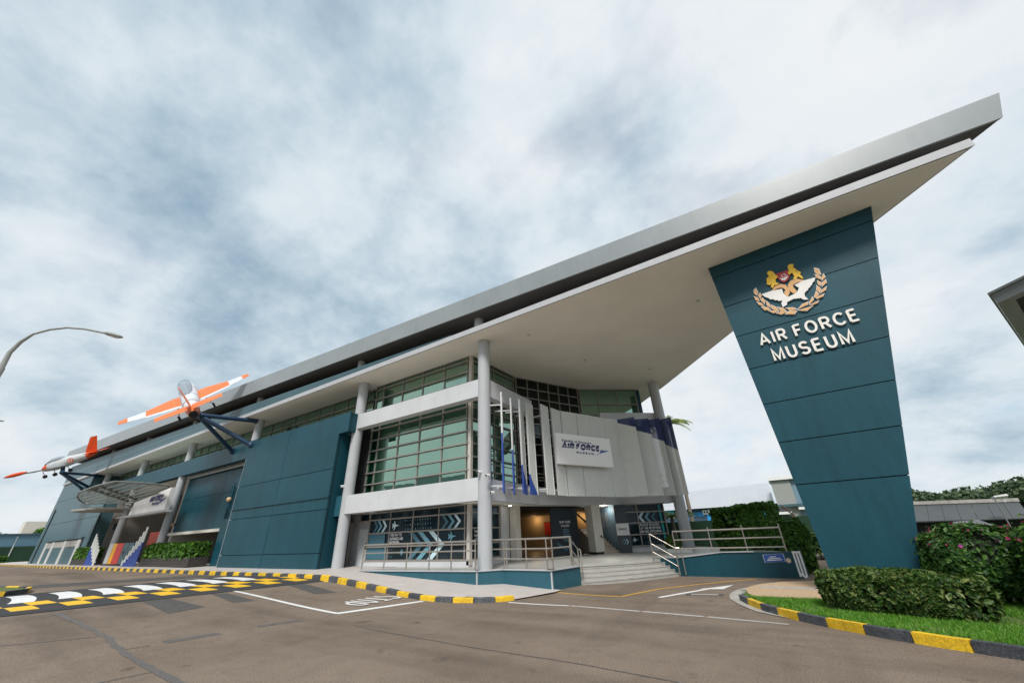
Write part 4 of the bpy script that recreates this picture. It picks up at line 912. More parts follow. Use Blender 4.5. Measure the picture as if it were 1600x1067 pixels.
def tpt(p, off=.0): return onplane(p, tn, t0 + tn * off)
LW = mat('letter_white', (.78, .75, .70), .5, .04)
def tower_text(txt, bl, br, tlp, m=LW):
    a, c, d_ = tpt(bl), tpt(br), tpt(tlp); stroke_text(txt, a + tn * .005, tu, up, (c - a).dot(tu), d_.z - a.z, m, tw, .215, .028, gap=.24, space=.42)
tower_text('AIR FORCE', (1189.4, 541.8), (1346.5, 503), (1196, 520.5))
tower_text('MUSEUM', (1211.0, 566.0), (1338.8, 537.5), (1205, 546.5))
# crest: flat cut-out pieces fixed to the tower
def cp(x, y): return (1150 + x / 8.894, 390 + y / 8.894)
crest = {'gold': mat('crest_gold', (.82, .50, .02), .45, .12, 20), 'tan': mat('crest_tan', (.66, .37, .15), .5, .08, 20), 'white': mat('crest_white', (.76, .74, .71), .5, .04), 'red': mat('crest_red', (.36, .012, .018), .45, .08)}
def piece(name, pts, m, off=.05, th=.04):
    q = [tpt(cp(*p), off) for p in pts]; mb = MB(); mb.plate(q, tn, th); o = mb.build(name, m, emb); return o
emb = MB(); q = [tpt(cp(*p), .012) for p in [(620, 480), (700, 470), (760, 470), (800, 560), (740, 640), (680, 620)]]; emb.plate(q, tn, .012); emb = emb.build('crest', TEAL, tw)
LV = [[(245, 570), (275, 535), (305, 590), (290, 635), (255, 610)], [(248, 650), (300, 665), (325, 712), (275, 702)], [(285, 722), (350, 742), (390, 782), (320, 768)], [(350, 790), (440, 803), (482, 838), (400, 842)], [(450, 848), (540, 848), (590, 858), (520, 884)], [(560, 882), (640, 857), (705, 868), (630, 902)], [(690, 897), (740, 852), (845, 855), (810, 897)],
      [(308, 640), (332, 600), (356, 640), (335, 685)], [(343, 700), (370, 668), (402, 710), (395, 757)], [(412, 705), (462, 748), (492, 812), (430, 775)], [(488, 768), (562, 800), (594, 852), (510, 828)], [(578, 798), (660, 815), (710, 862), (620, 852)], [(690, 808), (790, 803), (862, 830), (760, 846)],
      [(1085, 256), (1150, 270), (1180, 342), (1130, 347), (1095, 310)], [(1190, 382), (1215, 333), (1242, 380), (1195, 432)], [(1195, 462), (1247, 413), (1257, 460), (1200, 512)], [(1190, 562), (1257, 508), (1247, 562), (1180, 602)], [(1115, 662), (1227, 608), (1207, 652), (1130, 684)], [(1030, 767), (1152, 703), (1132, 742), (1060, 770)], [(870, 842), (1065, 783), (985, 852), (920, 850)],
      [(1092, 343), (1170, 368), (1182, 412), (1120, 392)], [(1128, 428), (1186, 458), (1182, 507), (1140, 482)], [(1122, 498), (1180, 543), (1167, 602), (1118, 562)], [(1083, 662), (1110, 578), (1152, 620), (1110, 668)], [(1012, 742), (1060, 655), (1078, 700), (1018, 764)], [(868, 822), (920, 758), (1002, 722), (988, 768)]]
for q in LV:
    c_ = (sum(p[0] for p in q) / len(q), sum(p[1] for p in q) / len(q))
    piece('wreath_leaf', [(c_[0] + (p[0] - c_[0]) * 1.12, c_[1] + (p[1] - c_[1]) * 1.12) for p in q], crest['white'], .045, .035)
    piece('wreath_leaf', [(c_[0] + (p[0] - c_[0]) * .92, c_[1] + (p[1] - c_[1]) * .92) for p in q], crest['tan'], .052, .006)
piece('scroll', [(495, 570), (540, 510), (620, 478), (690, 490), (735, 540), (747, 600), (722, 648), (680, 637), (668, 590), (690, 560), (650, 530), (600, 530)], crest['tan'])
piece('scroll', [(720, 490), (760, 430), (850, 403), (940, 425), (930, 442), (860, 452), (800, 482), (790, 512), (830, 560), (857, 590), (800, 608), (750, 577), (728, 530)], crest['tan'])
piece('eagle_wings', [(355, 620), (500, 570), (640, 545), (655, 600), (690, 640), (730, 655), (800, 620), (850, 590), (875, 530), (812, 492), (930, 432), (1105, 385), (1092, 430), (1075, 452), (1062, 458), (1055, 490), (1035, 500), (1030, 525), (1008, 530), (1000, 560), (975, 575), (950, 610), (960, 650), (1005, 690), (960, 694), (930, 690), (905, 672), (800, 682), (705, 732), (712, 762), (645, 800), (640, 770), (628, 742), (642, 728), (640, 708), (590, 712), (580, 698), (540, 702), (525, 688), (470, 688), (455, 672), (400, 655)], crest['white'], .058, .045)
piece('shield', [(550, 340), (640, 310), (715, 283), (727, 310), (748, 370), (722, 422), (670, 454), (620, 437), (583, 397), (578, 365)], crest['red'])
piece('crescent', [(603, 388), (640, 402), (688, 388), (716, 358), (714, 390), (684, 422), (640, 426)], crest['white'], .056, .008)
for (x, y) in ((668, 340), (690, 352), (682, 376), (650, 380), (636, 358)): piece('star', [(x + 9 * math.cos(k), y + 9 * math.sin(k)) for k in range(6)], crest['white'], .056, .008)
piece('lion', [(430, 322), (450, 300), (480, 295), (510, 305), (525, 322), (548, 348), (592, 378), (560, 400), (545, 420), (560, 460), (602, 470), (560, 490), (530, 495), (517, 532), (483, 518), (495, 470), (470, 492), (430, 482), (424, 400), (460, 370), (437, 345)], crest['gold'])
piece('lion', [(720, 220), (755, 200), (798, 203), (795, 240), (832, 290), (880, 330), (932, 390), (927, 407), (888, 385), (860, 370), (833, 412), (793, 406), (810, 370), (780, 320), (740, 347), (713, 335), (735, 290), (720, 260)], crest['gold'])
piece('lion_tail', [(820, 250), (838, 285), (907, 318), (882, 337), (820, 302)], crest['gold'])

# ------------------------------------------------------------------ aircraft on struts
PW = mat('aircraft_white', (.62, .64, .67), .4, .08, 3, dirt=.25); PO = mat('aircraft_orange', (.74, .17, .03), .4, .14, 3, dirt=.25); PR = mat('aircraft_red_orange', (.72, .08, .012), .4, .14, 3, dirt=.25)
PG = mat('aircraft_grey', (.55, .57, .58), .35, .05, 3); TYRE = mat('tyre_black', (.02, .02, .022), .7, .1); STRUT = mat('strut_navy', (.012, .045, .10), .4, .1, 3)
CANO = glass_mat('canopy_glass', (.8, .85, .9), (.25, .29, .32), .25)
def loft(mb, secs, n=16, mi=0):      # secs: (y, z, half width, half height)
    o = len(mb.v)
    for (y, z, w, h) in secs:
        for k in range(n): t = 2 * math.pi * k / n; mb.v.append((w * math.cos(t), y, z + h * math.sin(t)))
    for i in range(len(secs) - 1):
        for k in range(n): mb.f.append((o + i * n + k, o + (i + 1) * n + k, o + (i + 1) * n + (k + 1) % n, o + i * n + (k + 1) % n)); mb.mi.append(mi)
    mb.f.append(tuple(o + k for k in range(n))); mb.mi.append(mi); m_ = o + (len(secs) - 1) * n; mb.f.append(tuple(m_ + k for k in range(n - 1, -1, -1))); mb.mi.append(mi)
def surf(mb, root, tip, th=.1, axis='x'):   # root, tip: (pos, leading y, trailing y, z); a slim symmetric section
    def sec(p, l, t, z, k):
        pr = [(l, 0), (l + (t - l) * .3, k), (t, k * .12), (t, -k * .12), (l + (t - l) * .3, -k)]
        return [((p, y, z + dz) if axis == 'x' else (z + dz, y, p)) for y, dz in pr]
    a, c = sec(*root, th), sec(*tip, th * .55); n = 5
    mb.add(a + c, [(i, (i + 1) % n, n + (i + 1) % n, n + i) for i in range(n)] + [tuple(range(n - 1, -1, -1)), tuple(range(n, 2 * n))])
def aircraft(name, label, M, secs, fus_mats, wing, stab, fin_, canopy, wheels, tips=None, extra=None):
    t = thing(name, label, 'aircraft', loc=(0, 0, 0)); t.matrix_world = M
    for (s0, s1, m) in fus_mats:
        mb = MB(); loft(mb, secs[s0:s1 + 1]); mb.build('fuselage_section', m, t, smooth='auto')
    for sgn in (-1, 1):
        prev = None
        for (r_, tp, m) in wing:
            mb = MB(); surf(mb, (sgn * r_[0], *r_[1:]), (sgn * tp[0], *tp[1:]), .10); o = mb.build('wing_panel', m, t)
        mb = MB(); surf(mb, (sgn * stab[0][0], *stab[0][1:]), (sgn * stab[1][0], *stab[1][1:]), .05); mb.build('tailplane', stab[2], t)
        if tips: mb = MB(); loft(mb, [(y, z, w, h) for y, z, w, h in tips[0]], 12); o = mb.build('tip_tank', tips[2], t, smooth='auto'); o.location = (sgn * tips[1], 0, 0)
    mb = MB(); surf(mb, fin_[0], fin_[1], .06, 'z'); mb.build('tail_fin', fin_[2], t)
    mb = MB(); loft(mb, canopy, 14); mb.build('canopy', CANO, t, smooth='auto')
    for (x, y, z, ztop) in wheels:
        mb = MB(); mb.tube([(x - .07, y, z), (x + .07, y, z)], .19, 14); w_ = mb.build('wheel', TYRE, t, smooth='auto')
        mb = MB(); mb.tube([(x * .8, y + .1, ztop), (x, y, z)], .035, 8); mb.build('gear_leg', PG, t)
    return t
def mat_from(rows, loc): return Matrix(((*rows[0], loc[0]), (*rows[1], loc[1]), (*rows[2], loc[2]), (0, 0, 0, 1)))
MA = mat_from(((0.4205, -0.8768, 0.2331), (0.7056, 0.1546, -0.6915), (0.5703, 0.4552, 0.6837)), (-37.435, 10.032, 12.449))
MA = Matrix.Translation((0, 0, CH)) @ Matrix.Scale(.84, 4) @ Matrix.Translation((0, 0, -CH)) @ MA @ Matrix.Rotation(R(5), 4, 'X')
secA = [(-4.45, -.05, .30, .30), (-3.6, -.05, .42, .44), (-1.5, 0, .56, .58), (.5, 0, .60, .62), (2.2, 0, .54, .56), (3.8, -.1, .38, .40), (4.8, -.18, .06, .06)]
acA = aircraft('orange_white_jet', 'white jet trainer with orange wings seen from behind its exhaust', MA, secA, [(0, 1, PO), (1, 6, PW)],
    [((.5, 1.55, -.80, -.25), (1.2, 1.45, -.80, -.2), PO), ((1.2, 1.45, -.80, -.2), (2.7, .42, -.82, -.05), PO), ((2.7, .34, -1.1, -.048), (3.7, -.05, -1.0, .085), PW), ((3.7, -.05, -1.0, .085), (4.2, -.35, -.95, .15), PO)],
    ((.15, -3.5, -4.6, .42), (2.0, -3.85, -4.6, .52), PO), ((.35, -2.9, -4.4, 0), (2.1, -4.0, -4.75, 0), PO), [(-1.2, .55, .2, .12), (-.2, .62, .42, .42), (1.2, .6, .46, .5), (2.3, .5, .38, .36), (3.0, .3, .1, .08)],
    [(-1.15, -.6, -1.25, -.45), (1.15, -.6, -1.25, -.45), (0, 3.0, -1.2, -.4)])
for y_, w_, h_ in ((-2.5, .50, .52), (-1.0, .575, .595), (.9, .595, .615)):
    mb = MB(); loft(mb, [(y_ - .012, 0, w_ + .012, h_ + .012), (y_ + .012, 0, w_ + .012, h_ + .012)], 24); mb.build('panel_joint', PG, acA)
mb = MB(); mb.tube([(.44 * math.cos(t), .5, .6 + .46 * math.sin(t)) for t in [math.pi * k / 8 for k in range(9)]], .025, 6); mb.build('canopy_frame', PG, acA)
mb = MB(); loft(mb, [(-4.56, -.05, .26, .26), (-4.44, -.05, .27, .27)], 18); mb.build('exhaust', DARK, acA)
for sgn in (-1, 1):
    mb = MB(); surf(mb, (sgn * .6, -.82, -1.3, -.24), (sgn * 2.7, -.84, -1.2, -.05), .04); mb.build('flap', PW, acA)
MBm = mat_from(((-0.7038, -0.7069, 0.07), (0.5999, -0.6441, -0.4746), (0.3806, -0.292, 0.8774)), (-67.53, 9.15, 10.85))
MBm = Matrix.Translation((0, 0, CH)) @ Matrix.Scale(.89, 4) @ Matrix.Translation((0, 0, -CH)) @ MBm
secB = [(-3.0, .25, .16, .18), (-2.2, .2, .34, .36), (-.6, .1, .48, .55), (.8, 0, .52, .60), (1.3, -.05, .44, .48), (1.75, -.12, .30, .32), (2.15, -.2, .05, .05)]
acB = aircraft('grey_red_aircraft', 'grey aircraft with red-orange tail and wingtip tanks at the left end', MBm, secB, [(0, 1, PR), (1, 4, PG), (4, 6, PR)],
    [((.4, 1.25, -.35, -.3), (2.4, 1.1, .15, -.12), PG), ((2.4, 1.1, .15, -.12), (4.5, .95, .4, .06), PG)], ((.1, -2.4, -3.4, .38), (1.7, -2.8, -3.45, .45), PR), ((.3, -1.9, -3.1, 0), (2.2, -2.8, -3.45, 0), PR),
    [(-.5, .5, .15, .1), (.2, .52, .36, .34), (.9, .48, .36, .34), (1.6, .3, .2, .12)], [(-1.0, .3, -1.0, -.3), (1.0, .3, -1.0, -.3), (0, 1.9, -1.0, -.4)], tips=([(-.1, .08, .05, .05), (.3, .08, .17, .17), (1.0, .08, .19, .19), (1.5, .08, .12, .12), (1.75, .08, .03, .03)], 4.55, PR))
for sgn in (-1, 1):
    for rr, m, k in ((.27, PR, .0), (.19, WHITE, .006), (.11, PR, .012)):
        mb = MB(); mb.plate([(sgn * (.50 + k), -.9 + rr * math.cos(t * .45), .12 + rr * math.sin(t * .45)) for t in range(14)], (sgn, 0, 0), .01); mb.build('roundel', m, acB)
def mount(label, top_, ends, tipends):
    t = thing('aircraft_mount', label, 'strut mount', 'aircraft struts')
    for e_ in ends:
        mb = MB(); mb.tube([top_, e_], .13, 12); mb.build('strut', STRUT, t, smooth='auto')
        mb = MB(); mb.ellip(e_, (.2, .2, .2), 10, 6); mb.build('strut_foot', STRUT, t, smooth=True)
    mb = MB(); mb.tube(tipends, .16, 12); mb.build('strut_head', STRUT, t, smooth='auto')
jA = Vector((-34.4, 9.85, 10.35)); pA = MA @ Vector((0, -1.0, -.62))
jA = onplane((309, 648), (1, 0, 0), (-29.3, 0, 0))
mount('navy blue steel struts carrying the orange and white jet', jA, [on((401, 658), 1, 11.95), on((363, 705), 1, 11.85), on((392, 695), 1, 11.47)], [jA + Vector((.25, .2, -.15)), MA @ Vector((0, -1.8, -.5))])
jB = onplane((95, 738), (1, 0, 0), (-59.6, 0, 0))
mount('navy blue steel struts carrying the grey and red aircraft', jB, [on((158, 743), 1, 11.95), on((128, 763), 1, 11.35), on((138, 760.5), 1, 11.35)], [jB + Vector((.2, .1, -.1)), MBm @ Vector((0, .2, -.5))])

# ------------------------------------------------------------------ side entrance: glass canopy, sign, planters, barriers
can = thing('glass_canopy', 'rounded glass entrance canopy with dark ribs on the left facade', 'canopy')
CG = mat('canopy_pane', (.55, .70, .62), .15, .05, 4, trans=.45)
zc = 5.5; RIB = mat('canopy_rib', (.22, .235, .22), .5, .1)
outl = [on(p, 2, zc) for p in ((264.5, 758.7), (222, 754.5), (179, 752), (150, 759), (125, 768.5), (120.5, 775.2), (124, 781.5), (132.5, 786.5), (170, 786.2), (209.7, 785))]
for i in range(len(outl)):
    a, c = outl[i], outl[(i + 1) % len(outl)]; mb = MB(); mb.tube([a, c], .055, 8); mb.build('rim_tube', RIB, can)
def inside_x(y):
    xs_ = []
    for a, c in zip(outl, outl[1:] + outl[:1]):
        if (a.y - y) * (c.y - y) < 0: xs_.append(a.x + (c.x - a.x) * (y - a.y) / (c.y - a.y))
    return (min(xs_), max(xs_)) if len(xs_) >= 2 else None
ys_ = [min(p.y for p in outl) + .12 + i * .62 for i in range(9)]
for y0, y1 in zip(ys_, ys_[1:]):
    a, c = inside_x(y0), inside_x(y1)
    if not a or not c: continue
    mb = MB(); mb.bar((a[0], y0, zc - .02), (a[1], y0, zc - .02), .05, .10); mb.build('rib', RIB, can)
    for k in range(3):
        f0, f1 = k / 3 + .004, (k + 1) / 3 - .004; mb = MB(); mb.add([(a[0] + (a[1] - a[0]) * f0, y0, zc + .1), (a[0] + (a[1] - a[0]) * f1, y0, zc + .1), (c[0] + (c[1] - c[0]) * f1, y1, zc + .1), (c[0] + (c[1] - c[0]) * f0, y1, zc + .1)], [(0, 1, 2, 3)]); mb.build('glass_pane', CG, can)
for f in (.33, .66):
    a, c = inside_x(ys_[0]), inside_x(ys_[-2]) or inside_x(ys_[-3]); mb = MB(); mb.bar((a[0] + (a[1] - a[0]) * f, ys_[0], zc + .02), (c[0] + (c[1] - c[0]) * f, ys_[-2], zc + .02), .1, .16); mb.build('cross_beam', RIB, can)
low = thing('lower_canopy', 'thin flat grey canopy wing below the rounded glass canopy', 'canopy')
zl = 4.95; q = [on(p, 2, zl) for p in ((111, 798.5), (125, 800.5), (209, 800), (209, 795.5), (150, 794.8))]
one('canopy_plate', mat('canopy_soffit', (.36, .35, .31), .6, .1), low, prism=([(p.x, p.y) for p in q], zl, zl + .14))
one('canopy_edge', RIB, low, tube=([q[0] + Vector((0, 0, .07)), q[1] + Vector((0, 0, .07)), q[2] + Vector((0, 0, .07))], .1, 8))
cs = thing('canopy_sign', 'white tapering canopy sign with blue museum wordmark at the side entrance', 'sign')
ya = 11.0; q = [on(p, 1, ya) for p in ((210.5, 785), (268.2, 761), (256.2, 795.5), (200, 805))]
mb = MB(); mb.plate(q, (0, -1, 0), .3); mb.build('sign_body', WHITE, cs)
q2 = [on(p, 1, ya) for p in ((178, 809.5), (200, 805), (256.2, 795.5), (256, 799), (200, 808))]
mb = MB(); mb.plate([p + Vector((0, -.01, 0)) for p in q2], (0, -1, 0), .5); mb.build('sign_skirt', SLAB, cs)
a = on((233, 786), 1, ya - .02)
stroke_text('AIR FORCE', a + Vector((0, -.02, .05)), (1, 0, 0), up, 2.5, .42, NVY, cs, .26, .01, gap=.14, shear=.18, joined=True, name='wordmark')
stroke_text('MUSEUM', a + Vector((.8, -.02, -.2)), (1, 0, 0), up, 1.2, .16, NVY, cs, .26, .01, gap=.4, shear=.18, joined=True, name='wordmark')
mb = MB(); mb.plate([a + Vector((2.3, -.03, .12)), a + Vector((3.3, -.03, .16)), a + Vector((1.6, -.03, -.3)), a + Vector((2.2, -.03, -.05))], (0, -1, 0), .01); mb.build('arrow_mark', NVL, cs)
# speaker boxes on the columns
for x, z in ((-40.35, 5.1), (-51.2, 3.3)):
    s_ = one('speaker_box', TYRE, None, box=(x - .35, x + .05, 11.75, 12.0, z, z + .5)); tag(s_, 'small black loudspeaker on the ' + ('right' if x > -45 else 'left') + ' column of the side entrance', 'loudspeaker', 'entrance speakers')
# planters
LEAF1 = leaf_mat('planter_leaf', (.020, .075, .008), (.06, .17, .015), (.17, .31, .04))
def box_sampler(x0, x1, y0, y1, z0, z1, rg=.08):
    def s(r):
        f = r.random(); A = [(x1 - x0) * (y1 - y0) * 1.3, (x1 - x0) * (z1 - z0), (x1 - x0) * (z1 - z0) * .4, (y1 - y0) * (z1 - z0), (y1 - y0) * (z1 - z0)]; f *= sum(A)
        x, y, z = r.uniform(x0, x1), r.uniform(y0, y1), r.uniform(z0, z1); d = abs(r.gauss(0, rg))
        bmp = .06 * math.sin(x * 5.1 + y * 3) + .05 * math.sin(x * 11 + 1.3) + .05 * math.sin(y * 9)
        if f < A[0]: return (x, y, z1 - d + bmp), (0, 0, 1)
        f -= A[0]
        if f < A[1]: return (x, y0 + d + bmp * .7, z), (0, -1, .2)
        f -= A[1]
        if f < A[2]: return (x, y1 - d, z), (0, 1, .2)
        f -= A[2]
        if f < A[3]: return (x0 + d + bmp * .7, y, z), (-1, 0, .2)
        return (x1 - d + bmp * .7, y, z), (1, 0, .2)
    return s
def planter(x0, x1, y0, y1, lab, n, seed):
    zb_ = zs(x0); p_ = thing('planter_box', 'low dark timber planter ' + lab, 'planter')
    for k in range(3): one('plank', mat('planter_wood', (.045, .038, .035), .7, .2, 8), p_, box=(x0, x1, y0, y0 + .06, zb_ + .17 * k, zb_ + .17 * k + .155))
    one('planter_side', mat('planter_wood', (.045, .038, .035)), p_, box=(x1 - .06, x1, y0 + .062, y1, zb_, zb_ + .5)); one('planter_side', mat('planter_wood', (.045, .038, .035)), p_, box=(x0, x0 + .06, y0 + .062, y1, zb_, zb_ + .5))
    one('soil', SOIL, p_, box=(x0 + .062, x1 - .062, y0 + .062, y1, zb_, zb_ + .42))
    h_ = thing('planter_shrub', 'bushy green shrub filling the planter ' + lab, 'shrub')
    leaves('leaf_mass', box_sampler(x0 + .05, x1 - .05, y0 + .05, y1 - .05, zb_ + .45, zb_ + 1.25, .12), n, .15, LEAF1, h_, seed)
    one('inner_stems', mat('stem_dark', (.03, .035, .015), .9, .3), h_, box=(x0 + .3, x1 - .3, y0 + .3, y1 - .2, zb_ + .4, zb_ + 1.0))
planter(-38.6, -30.6, 11.0, 12.0, 'between the canopy column and the teal panel', 7000, 3)
planter(-56.0, -51.5, 10.9, 11.9, 'left of the striped barrier', 3500, 4)
# slatted white and blue barriers
def barrier(lab, x0, y0, n, dx, hs, blues, dirv=(0, 1)):
    t = thing('slat_barrier', lab, 'barrier', 'white and blue slat barriers'); zb_ = zs(x0)
    for i in range(n):
        x = x0 + dx * i; h = hs[0] + (hs[1] - hs[0]) * i / (n - 1); bl = blues[0] + (blues[1] - blues[0]) * i / (n - 1)
        mb = MB(); mb.box(x, x + abs(dx) * .72, y0, y0 + .05, zb_ + bl, zb_ + max(h, bl + .05)); mb.build('slat_top', OFFW, t)
        if bl > .03: mb = MB(); mb.box(x, x + abs(dx) * .72, y0, y0 + .05, zb_, zb_ + bl - .002); mb.build('slat_foot', BLUEP, t)
    mb = MB(); mb.box(x0, x0 + dx * n, y0 + .052, y0 + .09, zb_ + .2, zb_ + .28); mb.build('back_rail', GREY, t)
barrier('left white slat barrier with blue feet at the side entrance', -51.4, 10.9, 6, .46, (2.4, 1.2), (1.3, .0))
barrier('right blue slat barrier sloping up beside the canopy column', -42.0, 10.9, 8, .38, (.4, 2.5), (.05, 1.5))
for i, (x, w_, m, nm) in enumerate(((-48.0, .9, PG, 'grey'), (-47.0, .85, mat('board_yellow', (.85, .40, .01), .5), 'yellow'), (-46.1, 1.5, mat('board_red', (.62, .04, .03), .5), 'red'), (-44.5, 1.1, TEALP, 'dark teal left'), (-43.3, 1.1, TEALP, 'dark teal right'))):
    bd = thing('display_panel', nm + ' standing display panel at the side entrance', 'panel', 'entrance display panels'); zb_ = zs(x)
    one('panel_face', m, bd, box=(x, x + w_, 11.3, 11.38, zb_ + .1, zb_ + 1.55)); one('panel_foot', TYRE, bd, box=(x, x + w_, 11.15, 11.55, zb_, zb_ + .1))
    if i > 2:
        mb = MB(); cx_, cz_ = x + w_ / 2, zb_ + .85; mb.plate([(cx_ + (.3 if k % 2 == 0 else .12) * math.sin(k * math.pi / 5), 11.296, cz_ + (.3 if k % 2 == 0 else .12) * math.cos(k * math.pi / 5)) for k in range(10)], (0, -1, 0), .004); mb.build('star', DARK, bd)
rd = thing('red_exhibit', 'red and orange exhibit board behind the display panels', 'exhibit board')
one('board', mat('board_red2', (.75, .07, .02), .5, .3, 3), rd, box=(-45.2, -42.2, 12.9, 13.0, zs(-43) + 1.3, zs(-43) + 2.3)); one('board_leg', TYRE, rd, box=(-43.8, -43.6, 12.9, 13.0, zs(-43), zs(-43) + 1.3))

# ------------------------------------------------------------------ planted bed on the right
OUT = [(1.95, 7.80), (1.4, 8.14), (.84, 8.57), (.15, 9.33), (-.28, 9.92), (-.75, 10.65), (-1.09, 11.37), (-1.36, 12.1), (-1.45, 12.8), (-1.38, 13.5), (-1.15, 14.1), (-.8, 14.5)]
BEDX = [(6.5, 5.6), (4.0, 6.75), (2.9, 7.3)] + OUT
kerb_run(BEDX[:11], lambda x, y: g(x, y) + .13, g, .62, 'bed_kerb', 'yellow and black kerb around the planted bed on the right', inner=-1, w=.14, start=1)
gut = MB(); P = [Vector((x, y, 0)) for x, y in BEDX]; vs = []; bc = Vector((3.0, 12.0, 0))
for i, p_ in enumerate(P):
    d = (P[min(i + 1, len(P) - 1)] - P[max(i - 1, 0)]).normalized(); nn = Vector((d.y, -d.x, 0))
    if nn.dot(bc - p_) > 0: nn = -nn
    wdt = .13 if i < 8 else .30
    for f in (-.02, wdt): q = p_ + nn * f; vs.append((q.x, q.y, g(q.x, q.y) + .012))
gut.add(vs, [(2 * i, 2 * i + 1, 2 * i + 3, 2 * i + 2) for i in range(len(P) - 1)]); go = gut.build('gutter', CONC, road)
for p_ in go.data.polygons:
    if p_.normal.z < 0: p_.flip()
BED = BEDX + [(.3, 15.3), (3, 15.6), (6.5, 15.6)]
def bedz(x, y): return g(x, y) + .10
def in_poly(x, y, pl):
    c = False
    for (x0, y0), (x1, y1) in zip(pl, pl[1:] + pl[:1]):
        if (y0 > y) != (y1 > y) and x < (x1 - x0) * (y - y0) / (y1 - y0) + x0: c = not c
    return c
mb = MB(); ST = .14
for i in range(60):
    for j in range(74):
        x, y = -1.6 + i * ST, 5.5 + j * ST
        if all(in_poly(x + a, y + c, BED) for a, c in ((.02, .02), (ST - .02, .02), (ST - .02, ST - .02), (.02, ST - .02))):
            mb.add([(a, c, bedz(a, c)) for a, c in ((x, y), (x + ST, y), (x + ST, y + ST), (x, y + ST))], [(0, 1, 2, 3)])
mb.prism(BED, lambda x, y: g(x, y) - .2, lambda x, y: g(x, y) + .01)
mb.build('lawn_bed', SOIL, kind='structure')
sandp = [(-1.12, 11.75), (-1.25, 12.2), (-1.36, 12.9), (-1.28, 13.5), (-1.05, 14.05), (-.6, 14.6), (.4, 15.1), (2.0, 15.3), (2.0, 12.2), (.5, 11.75), (-.4, 11.7)]
mb = MB(); mb.prism(sandp, lambda x, y: bedz(x, y) - .05, lambda x, y: -.12 + .10 + .022); mb.build('sand_patch', SAND, kind='structure')
mb = MB(); mb.prism([(-1.1, 13.25), (1.5, 13.0), (1.5, 13.3), (-1.0, 13.55)], lambda x, y: bedz(x, y), lambda x, y: bedz(x, y) + .032); mb.build('gravel_strip', CONC, kind='structure')
rg = random.Random(5); v = []; f = []
for i in range(120000):
    x, y = rg.uniform(-1.5, 4.6), rg.uniform(6.4, 12.4)
    if not in_poly(x, y, BED) or in_poly(x, y, sandp): continue
    if (x - .66) * .444 + (y - 10.78) * .896 > -.46 and y < 11.2 and .2 < x < 2.6 and rg.random() < .85: continue
    if any((x - a) ** 2 + (y - c) ** 2 < .03 for a, c in OUT): continue
    if rg.random() < .9 * max(0, math.sin(x * 2.3 + 1.7) * math.sin(y * 1.9 + .6)) ** 2: continue
    a = rg.uniform(0, 6.28); h = rg.uniform(.025, .065); w = .008; z = bedz(x, y); dx, dy = math.cos(a), math.sin(a); o = len(v)
    v += [(x - dx * w, y - dy * w, z), (x + dx * w, y + dy * w, z), (x + rg.gauss(0, .02), y + rg.gauss(0, .02), z + h)]; f.append((o, o + 1, o + 2))
me = bpy.data.meshes.new('lawn_grass'); me.from_pydata(v, [], f); me.materials.append(GRASS); go = bpy.data.objects.new('lawn_grass', me); COL.objects.link(go)
go['kind'] = 'stuff'; tag(go, 'short green lawn grass in the planted bed', 'grass')
# hedges
HL = leaf_mat('hedge_leaf', (.015, .045, .007), (.045, .105, .014), (.18, .215, .055))
BL = leaf_mat('bougainvillea_leaf', (.012, .050, .008), (.035, .105, .012), (.10, .19, .03))
CL = leaf_mat('clipped_leaf', (.022, .075, .010), (.05, .15, .018), (.15, .28, .04))
BLOOM = leaf_mat('bloom', (.28, .01, .05), (.40, .03, .14), (.45, .06, .32))
STEM = mat('stem_brown', (.06, .045, .03), .9, .3)
COREM = mat('hedge_shade', (.010, .016, .006), .95, .3, 12)  # near-black solid inside bushes; the shade between leaves is in its colour
def seg_sampler(path, w, z0, z1f, rg_=.06, top=1.2):
    P = [Vector((*p, 0)) for p in path]; L = [(c - a).length for a, c in zip(P, P[1:])]; tot = sum(L)
    def s(r):
        t = r.random() * tot; i = 0
        while t > L[i] and i < len(L) - 1: t -= L[i]; i += 1
        a, c = P[i], P[i + 1]; f_ = t / L[i]; q = a.lerp(c, f_); d = (c - a).normalized(); nn = Vector((d.y, -d.x, 0))
        if r.random() < math.pi * w / (2 * tot + math.pi * w):
            e0_, e1_ = (P[0], P[1]) if r.random() < .5 else (P[-1], P[-2]); od = math.atan2(e0_.y - e1_.y, e0_.x - e1_.x); ang = od + r.uniform(-1.6, 1.6); zt1 = z1f(e0_.x, e0_.y)
            if r.random() < .35: rr = w * math.sqrt(r.random()); return (e0_.x + math.cos(ang) * rr, e0_.y + math.sin(ang) * rr, zt1 - abs(r.gauss(0, rg_)) - .18 * (rr / w) ** 3), (0, 0, 1)
            z = r.uniform(z0, zt1); k = (z - z0) / (zt1 - z0); rr = w * (1 - .25 * max(0, k - .6)) * (.88 + .12 * min(1, k * 3)) - abs(r.gauss(0, rg_)); return (e0_.x + math.cos(ang) * rr, e0_.y + math.sin(ang) * rr, z), (math.cos(ang), math.sin(ang), .15)
        u = r.random(); depth = abs(r.gauss(0, rg_)); zt1 = z1f(q.x, q.y)
        bmp = .045 * math.sin(q.x * 7 + 2) + .04 * math.sin(q.y * 11 + q.x * 4)
        if u < .40: off = r.uniform(-w, w); p = q + nn * off; z = zt1 - depth + bmp - .25 * max(0, abs(off) / w - .6); return (p.x, p.y, z), (0, 0, 1)
        sg_ = 1 if u < .82 else -1; z = r.uniform(z0, zt1); k = (z - z0) / (zt1 - z0); ww = w * (1.0 - .25 * max(0, k - .6)) * (.86 + .14 * min(1, k * 3)); p = q + nn * sg_ * (ww - depth + bmp)
        return (p.x, p.y, z), (nn.x * sg_, nn.y * sg_, .15)
    return s
